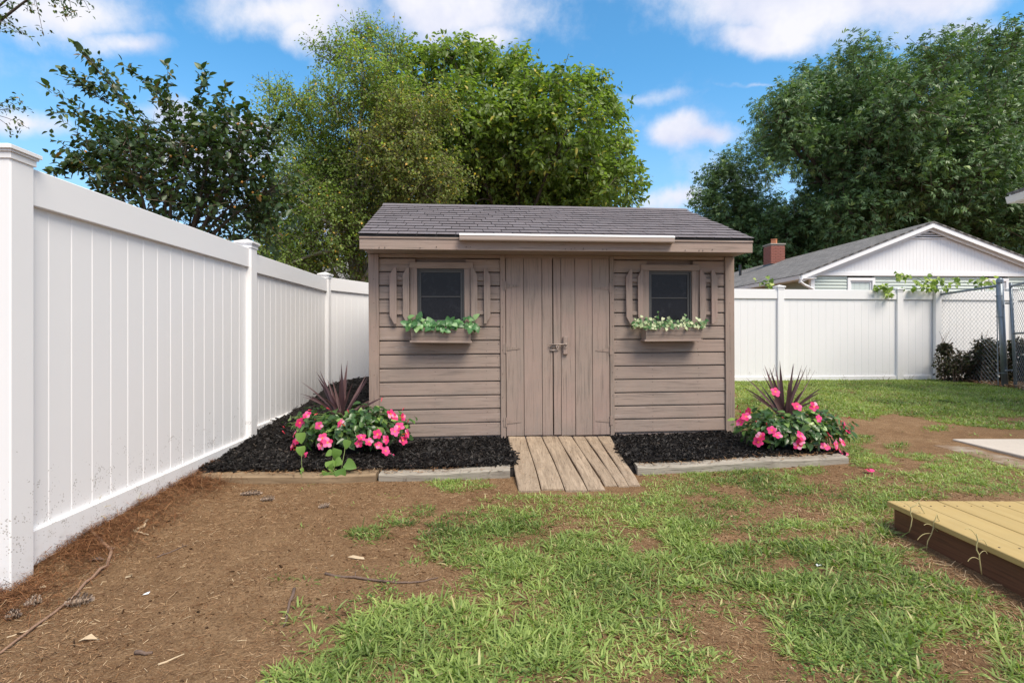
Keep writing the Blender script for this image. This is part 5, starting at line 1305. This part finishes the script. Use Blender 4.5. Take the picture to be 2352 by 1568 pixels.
def sprig(name, label, px, py, Y, n_, sx, sy, L, zg=0.2):
    r_ = thing(name, label, 'shrub', tuple(at(px, py, Y)))
    st = MB(); st.tube([at(px, py, Y), at(px - 3, py + 60, Y + .05), (at(px, py, Y).x, Y + .1, zg)], [.004, .008, .012], 5); st.build('stem', M_stem, r_)
    for _ in range(n_): put('leaf', LMf[0], r_, at(px + random.gauss(0, sx), py + random.gauss(0, sy), Y + random.uniform(-.1, .1)), rv(.7), Vector((0, -.6, .8)) + rv(.4), random.uniform(*L))
sprig('garden_shrub', 'small light green shrub top showing over the back fence near the shed', 1759, 652, 10.4, 26, 11, 6, (.06, .1))
sprig('garden_shrub', 'light green shrub top behind the gate post over the back fence', 2262, 650, 10.6, 40, 18, 7, (.06, .1))

def shrub(label, clumps, dist, n_, seed, L=.07, mat=None):
    r_ = np.random.default_rng(seed); c0 = at(clumps[0][0], clumps[0][1], dist); root = thing('leafy_shrub', label, 'shrub', (c0.x, c0.y, .18))
    cs = np.array([tuple(at(c_[0], c_[1], dist + r_.uniform(-.15, .25))) for c_ in clumps]); rs = np.array([c_[2] * dist / F for c_ in clumps])
    ci = r_.integers(0, len(cs), n_); d = nrm(r_.normal(0, 1, (n_, 3))); P0 = cs[ci] + d * (rs[ci] * r_.random(n_) ** .4)[:, None]; P0[:, 2] = np.maximum(P0[:, 2], .2)
    scatter('foliage', P0, r_.normal(0, 1, (n_, 3)), r_.normal(0, .6, (n_, 3)) + np.array([0, -.3, 1]), L * r_.uniform(.6, 1.2, n_), L * .55, T_LEAF, mat or M_shrub, r_.random(n_), .1, root)
    st = MB()
    for c_ in cs:
        for _ in range(5): st.tube([(c_[0] + random.uniform(-.1, .1), c_[1], .15), tuple(Vector(c_) + rv(.08)), tuple(Vector(c_) + Vector((random.uniform(-.15, .15), 0, random.uniform(.1, .35))))], [.008, .005, .002], 5)
    st.build('stems', M_stick, root)
shrub('low dark shrub behind the chain link panel next to the white fence end', [(2175, 835, 30), (2200, 830, 30), (2170, 800, 14), (2225, 850, 30), (2185, 860, 30), (2240, 830, 26)], 9.7, 2600, 31, .06)
shrub('taller dark red leaved shrub behind the gate post', [(2262, 800, 26), (2285, 810, 30), (2270, 840, 34), (2300, 850, 34), (2250, 860, 26)], 9.5, 2600, 32, .065)
shrub('dark red leaved shrub behind the gate at the right edge', [(2340, 800, 26), (2365, 820, 36), (2340, 850, 36), (2380, 860, 40)], 9.3, 2400, 33, .065)
n = 5000; x = rng.uniform(8.2, 9.8, n); y = rng.uniform(8.2, 10.2, n); a = rng.uniform(0, 6.28, n)
o = scatter('dry_leaves', np.stack([x, y, gz(x, y) + rng.uniform(0, .05, n)], 1), np.stack([np.cos(a), np.sin(a), rng.normal(0, .3, n)], 1), rng.normal(0, .4, (n, 3)) + np.array([0, 0, 1]), rng.uniform(.03, .08, n), .03, T_RHOMB, M_needle, rng.beta(2, 1.5, n))
tag(o, 'brown dry leaves under the shrubs behind the chain link fence', 'leaves')

# ------------------------------------------------------------------ chain link fence and gate
def chain_mesh(root, A, B, z0, z1, pitch=.058, r_=.0020):
    A = Vector(A); B = Vector(B); d = B - A; Ln = d.length; d.normalize(); mb_ = MB(); H_ = z1 - z0
    st = pitch * 1.414
    k_ = -H_
    while k_ < Ln:
        for sg in (1, -1):
            s0, s1 = (k_, k_ + H_); za, zb_ = (z0, z1) if sg > 0 else (z1, z0)
            if s0 < 0: za += sg * (-s0); s0 = 0
            if s1 > Ln: zb_ -= sg * (s1 - Ln); s1 = Ln
            if s1 > s0 + .01:
                off_ = Vector((d.y, -d.x, 0)) * (.002 * sg)
                mb_.tube([A + d * s0 + Vector((0, 0, za)) + off_, A + d * s1 + Vector((0, 0, zb_)) + off_], r_, 4, False)
        k_ += st
    o_ = mb_.build('wire_mesh', M_galv, root, smooth=True); o_['kind'] = 'stuff'
cl_ = thing('chain_link_fence', 'short galvanised chain link panel between the white fence end and the gate', 'fence', (8.33, 10.3, 0))
pA, pB = Vector((8.34, 10.28, 0)), Vector((8.30, 8.92, 0))
MB().tube([pA + Vector((0, 0, .0)), pA + Vector((-.10, 0, 2.03))], .03, 14).build('post', M_galv, cl_, smooth=True)
MB().tube([pB + Vector((.03, 0, .0)), pB + Vector((-.07, 0, 2.02))], .045, 16).build('post', M_galv, cl_, smooth=True)
MB().lathe([(.049, -.05), (.049, .0), (.03, .03), (0, .04)], (8.23, 8.92, 2.02), 16).build('post_cap', M_galv, cl_, smooth=True)
MB().lathe([(.034, -.16), (.034, .0), (.02, .02), (0, .025)], (8.24, 10.28, 2.03), 14).build('post_cap', M_galv, cl_, smooth=True)
MB().tube([(8.25, 10.26, 1.865), (8.24, 8.95, 1.925)], .021, 12).build('rail', M_galv, cl_, smooth=True)
chain_mesh(cl_, (8.33, 10.26, 0), (8.28, 9.0, 0), .17, 1.92)
MB().tube([(8.27, 8.99, .2), (8.25, 9.0, 1.9)], .008, 6).build('tension_bar', M_galv, cl_)
for z_ in (.45, .95, 1.4, 1.75): MB().tube([(8.30 + .049 * math.cos(t_) - z_ * .05, 8.92 + .049 * math.sin(t_), z_) for t_ in np.linspace(0, 6.28, 14)], .005, 5).build('clamp', M_galv, cl_)
gt_ = thing('chain_link_gate', 'galvanised chain link gate at the right edge', 'gate', (8.42, 8.8, 0))
gA = Vector((8.39, 8.80, 0)); gd = Vector((-.19, -.40, 0)).normalized(); gB = gA + gd * 1.05; sh_ = Vector((-.09, 0, 0))
fm = MB()
for (a_, b_, r_) in ((gA + Vector((0, 0, .12)), gA + sh_ + Vector((0, 0, 1.96)), .024), (gB + Vector((0, 0, .12)), gB + sh_ + Vector((0, 0, 1.98)), .024), (gA + sh_ + Vector((0, 0, 1.90)), gB + sh_ + Vector((0, 0, 1.92)), .019), (gA + Vector((0, 0, .14)), gB + Vector((0, 0, .14)), .019), (gA + sh_ * .5 + Vector((0, 0, 1.12)), gB + sh_ * .5 + Vector((0, 0, 1.13)), .016)):
    fm.tube([a_, b_], r_, 12)
fm.build('gate_frame', M_galv, gt_, smooth=True)
chain_mesh(gt_, tuple(gA + sh_ * .5), tuple(gB + sh_ * .5), .15, 1.90)
for z_ in (1.62, .5): MB().box(8.27, 8.40, 8.84, 8.87, z_ - .012, z_ + .012).build('hinge', M_galv, gt_, bevel=.002)

# ------------------------------------------------------------------ neighbouring house
H = thing('house', 'white gabled bungalow with sage siding behind the back fence', 'house', (11.76, 15, .2), (0, 0, R(2.2)))
hp = .392; hl, hr, hd = -3.78, 4.6, 15.5; zp = 4.03; zg0 = 2.55
def HS(name, mb, mat, bevel=0, par=None, label=None):
    o_ = link(name, mb.mesh(name, mat, bevel), par or H, True)
    if label: o_['label'] = label
    return o_
zl, zr = zp - hp * -hl, zp - .365 * hr
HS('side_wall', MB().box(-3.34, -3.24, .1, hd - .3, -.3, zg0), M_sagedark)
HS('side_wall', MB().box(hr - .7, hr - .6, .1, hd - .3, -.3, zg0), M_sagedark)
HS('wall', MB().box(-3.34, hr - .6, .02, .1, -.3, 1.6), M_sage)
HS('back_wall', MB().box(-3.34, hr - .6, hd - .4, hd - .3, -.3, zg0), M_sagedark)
wins = [(-2.30, -1.50), (1.62, 2.42)]
for i in range(11):
    z0_ = 1.6 + i * .0875; z1_ = min(z0_ + .086, zg0)
    segs = [(-3.24, wins[0][0]), (wins[0][1], wins[1][0]), (wins[1][1], hr - .62)]
    for (a_, b_) in segs:
        mb_ = MB(); mb_.prism([(.0, z0_), (.1, z0_), (.1, z1_), (.028, z1_)], a_, b_, axis='x'); HS('siding_board', mb_, M_sage)
HS('corner_trim', MB().box(-3.36, -3.245, -.012, .1, -.3, zg0), M_white, .004)
for (a_, b_) in wins:
    wn_ = MB(); z1_ = 2.50; z0_ = 1.5
    wn_.box(a_, b_, -.02, .1, z1_ - .085, z1_); wn_.box(a_, b_, -.02, .1, z0_, z0_ + .08); wn_.box(a_, a_ + .085, -.02, .1, z0_ + .0805, z1_ - .0855); wn_.box(b_ - .085, b_, -.02, .1, z0_ + .0805, z1_ - .0855)
    wo = HS('window', wn_, M_white, .006)
    sb = MB(); sb.box(a_ + .0855, b_ - .0855, .02, .06, z1_ - .13, z1_ - .086); sb.box(a_ + .0855, a_ + .13, .02, .06, z0_ + .081, z1_ - .131); sb.box(b_ - .13, b_ - .0855, .02, .06, z0_ + .081, z1_ - .131); link('sash', sb.mesh('sash', M_white, .003), wo, True)
    link('pane', MB().box(a_ + .1305, b_ - .1305, .045, .05, z0_ + .082, z1_ - .131).mesh('pane', M_glass), wo, True)
    cu = MB()
    for k_ in range(4): xx = a_ + .16 + k_ * (b_ - a_ - .34) / 3; cu.box(xx - .075, xx + .075, .040, .0445, z0_ + .1, z1_ - .135)
    link('curtain', cu.mesh('curtain', M_curtain), wo, True)
HS('gable_trim', MB().box(hl + .40, hr - .45, -.05, .1, zg0 + .002, zg0 + .10), M_white, .004)
# gable of narrow vertical boards
xx = -3.3; gtop = lambda x: zp - .17 - (hp * -x if x < 0 else .365 * x)
while xx < hr - .5:
    w_ = .10; a_, b_ = xx, xx + w_ - .004
    if gtop(a_) > zg0 + .11 or gtop(b_) > zg0 + .11:
        za, zb_ = max(zg0 + .102, gtop(a_)), max(zg0 + .102, gtop(b_))
        HS('gable_board', MB().prism([(a_, zg0 + .101), (b_, zg0 + .101), (b_, zb_ + .001), (a_, za + .001)], -.018, .05), M_white, 0)
    xx += w_
HS('gable_backing', MB().prism([(-3.4, zg0 + .1), (hr - .5, zg0 + .1), (0.2, zp - .22), (-.2, zp - .22)], .051, .09), M_white)
# louvre vent under the peak
vt = HS('vent', MB().prism([(-.56, zp - .41), (.56, zp - .41), (0, zp - .19)], -.03, -.0185), plain('dark_vent', (.06, .06, .065), .8))
for (zz_, hw) in ((zp - .40, .58), (zp - .335, .40), (zp - .27, .22)): link('louvre', MB().box(-hw, hw, -.055, -.031, zz_ - .018, zz_ + .012, Matrix.Identity(4)).mesh('louvre', M_white), vt, True)
# rake boards and roof
def rake(x1, pz, y0, y1, up0, dn, nm):
    HS(nm, MB().prism([(0, zp + up0), (0, zp + up0 - dn), (x1, pz + up0 - dn), (x1, pz + up0)], y0, y1), M_white)
rake(hl, zl, -.24, -.20, -.01, .13, 'rake_board'); rake(hr, zr, -.24, -.20, -.01, .13, 'rake_board')
rake(hl + .02, zl - .0, -.12, -.08, -.09, .13, 'rake_board'); rake(hr, zr - .0, -.12, -.08, -.09, .11, 'rake_board')
HS('rake_soffit', MB().prism([(0, zp - .03), (0, zp - .05), (hl, zl - .05), (hl, zl - .03)], -.199, .1), M_white); HS('rake_soffit', MB().prism([(0, zp - .03), (0, zp - .05), (hr, zr - .05), (hr, zr - .03)], -.199, .1), M_white)
for (x1, pz, nm) in ((hl - .06, zl - .024, 'roof'), (hr + .06, zr - .02, 'roof')):
    L_ = math.hypot(x1, zp - pz); an = math.atan2(zp - pz, abs(x1))
    o_ = link(nm, MB().box(0, hd, 0, L_, -.02, .02).mesh(nm, M_shfar), H, True)
    # roof plane written along x = ridge, y = down the slope, then turned into place
    sx_ = -1 if x1 < 0 else 1
    ex = Vector((0, 1, 0)); ey = Vector((sx_ * math.cos(an), 0, -math.sin(an))); ez_ = ex.cross(ey)
    if ez_.z < 0: ez_ = -ez_
    o_.matrix_basis = Matrix(((ex.x, ey.x, ez_.x, 0), (ex.y, ey.y, ez_.y, -.26), (ex.z, ey.z, ez_.z, zp + .012), (0, 0, 0, 1)))
HS('soffit', MB().box(hl + .02, -3.34, -.25, hd - .5, zl - .10, zl - .085), M_white)
HS('fascia_board', MB().box(hl - .0, hl + .02, -.3, hd - .5, zl - .14, zl - .03), M_white)
gm = MB(); gm.prism([(hl - .11, zl - .03), (hl - .09, zl - .13), (hl - .002, zl - .13), (hl - .002, zl - .125), (hl - .085, zl - .125), (hl - .103, zl - .03)], -.34, hd - .4); HS('gutter', gm, M_white)
dsp = MB(); dsp.tube([(hl - .05, -.30, zl - .12), (hl - .05, -.30, zl - .20), (hl + .10, -.22, zl - .27), (-3.35, -.06, zl - .36), (-3.27, -.05, zl - .45), (-3.27, -.05, .1)], .036, 8); HS('downspout', dsp, M_white)
# chimney of single bricks with a clay flue
chd, chx = 7.4, -.38
core = MB().box(chx - .28, chx + .28, chd - .28, chd + .28, 3.4, 4.69); ch = HS('chimney', core, M_mortar)
bz = 3.62; r_ = 0
bfull = MB().box(-.097, .097, -.02, .02, -.028, .028).mesh('brick', M_brick, .003); bhalf = MB().box(-.045, .045, -.02, .02, -.028, .028).mesh('brick', M_brick, .003)
while bz < 4.62:
    for face in range(4):
        xs_ = [-.19, .012, .213] if r_ % 2 else [-.245, -.09, .112, .257]
        for q_ in xs_:
            hb = abs(q_) > .24
            o_ = link('brick', bhalf if hb else bfull, ch, True)
            q2 = (-.243 if q_ < 0 else .243) if hb else q_ - (.01 if r_ % 2 else .01)
            p_ = [Vector((q2, -.285, 0)), Vector((.285, q2, 0)), Vector((q2, .285, 0)), Vector((-.285, q2, 0))][face]
            o_.location = (chx + p_.x, chd + p_.y, bz); o_.rotation_euler = (0, 0, R(90) * (face % 2))
    bz += .068; r_ += 1
link('chimney_cap', MB().box(chx - .33, chx + .33, chd - .33, chd + .33, 4.645, 4.70).mesh('chimney_cap', M_mortar, .01), ch, True)
link('flashing', MB().box(chx - .315, chx + .315, chd - .315, chd + .315, 3.4, 3.86 + .0).mesh('flashing', M_dark, 0), ch, True)
link('flue', MB().lathe([(.14, 0), (.13, .20), (.145, .205), (.145, .23), (.11, .23), (.11, .0)], (chx, chd, 4.70), 4).mesh('flue', M_terracotta), ch, True)
HS('vent_pipe', MB().lathe([(.055, 0), (.055, .62), (.04, .62), (.04, .0)], (-1.55, 8.0, 3.30), 12), M_dark)

# far neighbour: small dark roofed house hardly seen through the birch
H2 = thing('house', 'distant dark roofed white house glimpsed through the birch', 'house', (-9.5, 24, 0))
MB().box(-14, -3.0, 24, 31, -.2, 3.3).build('wall', M_white, H2)
mb_ = MB(); mb_.prism([(23.5, 3.1), (27.5, 5.0), (31.5, 3.1), (31.5, 3.25), (27.5, 5.15), (23.5, 3.25)], -14.5, -2.5, axis='x'); mb_.build('roof', M_shfar, H2)

# our own house: corner of its eaves at the upper right
own = thing('house_corner', 'corner of a white eave and gutter at the right edge of the view', 'house', (7.9, 7.8, 0))
tip = at(2310, 455, 8.0); dv = Vector((-.147, -1, 0)).normalized(); sdv = Vector((-dv.y, dv.x, 0)) * 1.0
if sdv.x < 0: sdv = -sdv
Mo = Matrix(((sdv.x, -dv.x, 0, tip.x), (sdv.y, -dv.y, 0, tip.y), (0, 0, 1, tip.z), (0, 0, 0, 1)))
MBo = lambda: MB()
g_ = MB(); g_.prism([(0, .0), (.02, -.085), (.11, -.085), (.11, -.08), (.025, -.08), (.006, .0)], -5.0, 0, Mo, 'y'); g_.build('gutter', M_white, own)
MB().box(-.004, .016, -5.0, 0, .0, .012, Mo).build('gutter_lip', M_white, own); MB().prism([(0, 0), (.02, -.085), (.11, -.085), (.11, 0)], .001, .006, Mo, 'y').build('gutter_end', M_white, own)
MB().box(.112, .135, -5.0, -.02, -.09, .07, Mo).build('fascia_board', M_white, own, bevel=.002)
MB().box(.13, .62, -5.0, -.05, -.10, -.085, Mo).build('soffit', M_white, own)
rr = MB(); rr.prism([(.05, .055), (3.2, .95), (3.2, 1.0), (.05, .085)], -5.0, .05, Mo, 'y'); rr.build('roof', M_shfar, own)
MB().prism([(.1, .02), (3.2, .90), (3.2, .96), (.1, .09)], .051, .075, Mo, 'y').build('rake_board', M_white, own)
mbw = MB(); mbw.box(.60, 3.2, -4.9, -.35, -tip.z - .2, .2, Mo); mbw.build('wall', M_white, own)

# ------------------------------------------------------------------ small things on the ground
def stick(label, pts, r0, mat=M_stick, name='stick', nub=True):
    ps_ = [on_ground(*p, lift=r0 * .8) for p in pts]; dense = []
    for i in range(len(ps_) - 1):
        for t_ in (0, .33, .66): dense.append(ps_[i].lerp(ps_[i + 1], t_) + rv(r0 * .35))
    dense.append(ps_[-1]); n_ = len(dense); mb_ = MB(); mb_.tube(dense, [r0 * (1 - .6 * i / n_) for i in range(n_)], 7)
    if nub:
        for _ in range(2): q_ = random.choice(dense[1:-1]); mb_.tube([q_, q_ + Vector((random.uniform(-.03, .03), random.uniform(-.02, .02), .018))], [r0 * .5, r0 * .2], 5)
    o_ = mb_.build(name, mat, None, smooth=True); tag(o_, label, 'stick'); return o_
stick('long crooked brown branch lying from the fence foot to the lower left corner', [(204, 1221), (240, 1250), (256, 1269), (246, 1300), (198, 1344), (147, 1395), (80, 1445), (0, 1504)], .0095, M_branch)
stick('dark curved stick on the soil left of the grass', [(747, 1320), (815, 1329), (911, 1341), (960, 1338), (1006, 1328)], .006)
stick('short dark stick on the soil at the edge of the grass seedlings', [(676, 1354), (662, 1400), (652, 1440)], .007)
stick('pale straight twig near the bottom left', [(361, 1530), (423, 1503)], .004, M_pale, nub=False)
stick('thin pale twig joining the long branch at lower left', [(15, 1465), (60, 1450), (110, 1430)], .003, M_pale, nub=False)
stick('thin brown twig in the bare soil right of the middle grass', [(1442, 1419), (1490, 1420), (1547, 1426)], .004)
stick('small dark piece of bark near the bottom left', [(311, 1503), (350, 1502)], .008, nub=False)
stick('pale forked root piece near the left fence', [(337, 1196), (330, 1212), (307, 1221), (325, 1226), (341, 1230)], .007, M_pale)
stick('thin twig in the bare soil at the bottom right', [(2090, 1500), (2110, 1510), (2130, 1530)], .003)
stick('thin grey twig slanting over the soil in the middle left', [(360, 1280), (400, 1265), (430, 1252)], .004)


def cone(label, px, py, L, r_, yaw):
    p = on_ground(px, py, r_ * .75); root = MB(); d = Vector((math.cos(yaw), math.sin(yaw), .05)).normalized(); a = d.orthogonal().normalized(); b_ = d.cross(a)
    root.tube([p - d * L / 2, p, p + d * L / 2], [r_ * .35, r_ * .5, r_ * .15], 8)
    n_ = 46
    for i in range(n_):
        t_ = i / n_; th_ = i * 2.39996; rad = r_ * (.35 + .95 * math.sin(math.pi * min(1, t_ * .80 + .10)) ** .8) * random.uniform(.8, 1.15); c0 = p + d * L * (t_ - .5); o_ = a * math.cos(th_) + b_ * math.sin(th_)
        tip = c0 + o_ * rad + d * L * random.uniform(.08, .20); sd = d.cross(o_) * r_ * random.uniform(.30, .45); b0 = len(root.v)
        root.v += [tuple(c0 + sd * .4), tuple(c0 - sd * .4), tuple(tip - sd), tuple(tip + sd), tuple(tip + d * .003 + o_ * .001)]
        root.f += [(b0, b0 + 1, b0 + 2, b0 + 3), (b0 + 3, b0 + 2, b0 + 4)]
    o_ = root.build('pine_cone', M_cone, None); tag(o_, label, 'pine cone', 'pine cones on the soil'); return o_
cone('large open grey pine cone beside the long branch at lower left', 177, 1390, .085, .024, .3)
cone('weathered pine cone left of the long branch at lower left', 73, 1390, .05, .02, 1.0)
cone('pine cone at the left edge of the picture', 27, 1421, .04, .02, .5)
cone('long brown pine cone lying on soil in front of the brown timber', 573, 1137, .12, .018, .08)
cone('dark pine cone just right of the long brown one', 612, 1150, .075, .018, .2)
cone('dark pine cone by the grass in front of the grey timber', 920, 1103, .10, .022, -.25)
cone('flattened dark cone on the soil below the left pot', 742, 1166, .06, .015, .6)

def flat(name, label, cat, px, py, pts, mat, lift=.004, sc_=1.0):
    p = on_ground(px, py, lift); mb_ = MB(); b0 = 0
    mb_.v = [(p.x + a * sc_, p.y + b_ * sc_, p.z + c_ * sc_) for a, b_, c_ in pts] + [(p.x + a * sc_, p.y + b_ * sc_, p.z + c_ * sc_ - .0015) for a, b_, c_ in pts]; n_ = len(pts)
    mb_.f = [tuple(range(n_)), tuple(range(2 * n_ - 1, n_ - 1, -1))] + [(i, (i + 1) % n_, n_ + (i + 1) % n_, n_ + i) for i in range(n_)]
    o_ = mb_.build(name, mat); tag(o_, label, cat); return o_
flat('paper_scrap', 'tiny white paper scrap on the soil left of the grass', 'litter', 336, 1365, [(-.010, -.008, 0), (.012, -.004, .003), (.010, .010, .006), (-.006, .006, .002)], M_paper)
flat('paper_scrap', 'tiny white paper scrap in the grass left of the yellow platform', 'litter', 1880, 1299, [(-.012, -.008, 0), (.012, -.006, .002), (.012, .009, .004), (-.011, .007, .002)], M_paper)
flat('wood_chip', 'pale wood chip on the soil left of the main grass patch', 'wood chip', 818, 1282, [(-.045, .01, 0), (-.02, .022, .004), (.04, -.004, .004), (.045, -.016, 0), (.0, -.012, .002)], M_pale)
flat('dry_leaf', 'curled grey dead leaf on the soil near the bottom left', 'leaf', 203, 1470, [(-.03, -.01, 0), (.0, -.018, .012), (.034, .0, .002), (.0, .014, .014)], M_pale)
flat('dry_leaf', 'brown dead leaf lying near the fence foot under the branch bend', 'leaf', 222, 1288, [(-.035, -.01, 0), (.0, -.018, .012), (.04, .0, .006), (.0, .014, .014)], M_stick)
flat('dry_leaf', 'tan dead leaf by the first fence post', 'leaf', 95, 1352, [(-.02, -.01, 0), (.0, -.018, .01), (.024, .0, .006), (.0, .014, .01)], M_pale)

def fallen(label, px, py, lift=.02):
    p = on_ground(px, py, lift); r_ = thing('fallen_flower', label, 'flower', tuple(p)); 
    for k_ in range(5): put('petal', petal_me, r_, p + rv(.004), Vector((math.cos(k_ * 1.3), math.sin(k_ * 1.3), random.uniform(-.1, .4))), Vector((0, -.3, 1)) + rv(.3), .032)
fallen('fallen pink flower on the mulch right of the left pot', *Lz(1360, 1165)); fallen('fallen pink flower lying beyond the end of the right timber', *Rz(1500, 1250)); fallen('fallen pink flower alone on the soil right of the right timber', *Rz(1795, 1450))

def weed(label, px, py, tips, mat, w_=.003, base_lift=0):
    p = on_ground(px, py, base_lift); r_ = thing('weed', label, 'weed', tuple(p)); 
    for (tx, ty, bend) in tips:
        e_ = at(tx, ty, p.y - random.uniform(-.02, .06)); m_ = p.lerp(e_, .5) + Vector((0, 0, bend)); MB().tube(bez(p, m_, e_, 8), [w_ * (1 - .1 * j) for j in range(8)], 5).build('stem', mat, r_)
weed('tall dry weed tuft against the foot of the left fence', 208, 1200, [(197, 1143, 0), (233, 1137, .02), (255, 1160, .05), (150, 1165, .08), (165, 1205, .1), (180, 1180, .03), (245, 1190, .05), (215, 1150, 0)], M_straw)
weed('small dry weed tuft against the left fence beyond the tall one', 314, 1158, [(311, 1130, 0), (345, 1135, .04), (300, 1150, .03), (325, 1128, .01)], M_straw, .002)
for (lab, px, py, pts) in (('curly dry stem against the back corner of the yellow platform', 2088, 1222, [(2088, 1222), (2095, 1190), (2092, 1165), (2110, 1152), (2125, 1180), (2118, 1200), (2128, 1215), (2115, 1240)]),
                           ('pale weed with curling tendrils against the platform side', 2128, 1262, [(2128, 1262), (2140, 1225), (2145, 1200), (2152, 1180), (2158, 1195), (2145, 1210), (2160, 1225)]),
                           ('pale forked weed near the middle of the platform side', 2255, 1318, [(2255, 1318), (2250, 1285), (2243, 1262), (2246, 1240), (2243, 1225)])):
    Yd = 2.085 * F / (px - CX) - .03; p = at(px, py, Yd); r_ = thing('weed', lab, 'weed', tuple(p)); q_ = [at(a, b_, Yd) for a, b_ in pts]; dn_ = []
    for i in range(len(q_) - 1): dn_ += [q_[i], q_[i].lerp(q_[i + 1], .5) + rv(.002)]
    MB().tube(dn_ + [q_[-1]], .0024, 6).build('stem', M_straw, r_, smooth=True)
    for _ in range(4):
        a0 = random.choice(dn_); d = Vector((random.choice((-1, 1)) * random.uniform(.02, .05), 0, random.uniform(-.02, .03))); MB().tube(bez(a0, a0 + d + Vector((0, 0, .03)), a0 + d * 1.6, 6), .0014, 5).build('tendril', M_straw, r_)
# thin dead stalks along the foot of the back fence
for i, (px, hgt, lab) in enumerate(((1765, 60, 'dry stalks in front of the first post of the back fence'), (1850, 50, 'dark forked stalk by the back fence right of the spike plant'), (2030, 28, 'single dry stalk at the foot of the middle of the back fence'), (2085, 26, 'thin dry stalks left of the end post of the back fence'), (1950, 24, 'little dry twig at the foot of the back fence'))):
    Yw = 9.75 + i * .05; b_ = Vector(((px - CX) * Yw / F, Yw, .15)); r_ = thing('dry_stalk', lab, 'weed', tuple(b_))
    for _ in range(6): e_ = b_ + Vector((random.uniform(-.14, .14), 0, random.uniform(.3, 1) * hgt * Yw / F)); MB().tube(bez(b_, b_.lerp(e_, .5) + Vector((random.uniform(-.05, .05), 0, .02)), e_, 6), .0022, 4).build('stem', M_stick, r_)

print('objects', len(bpy.data.objects))
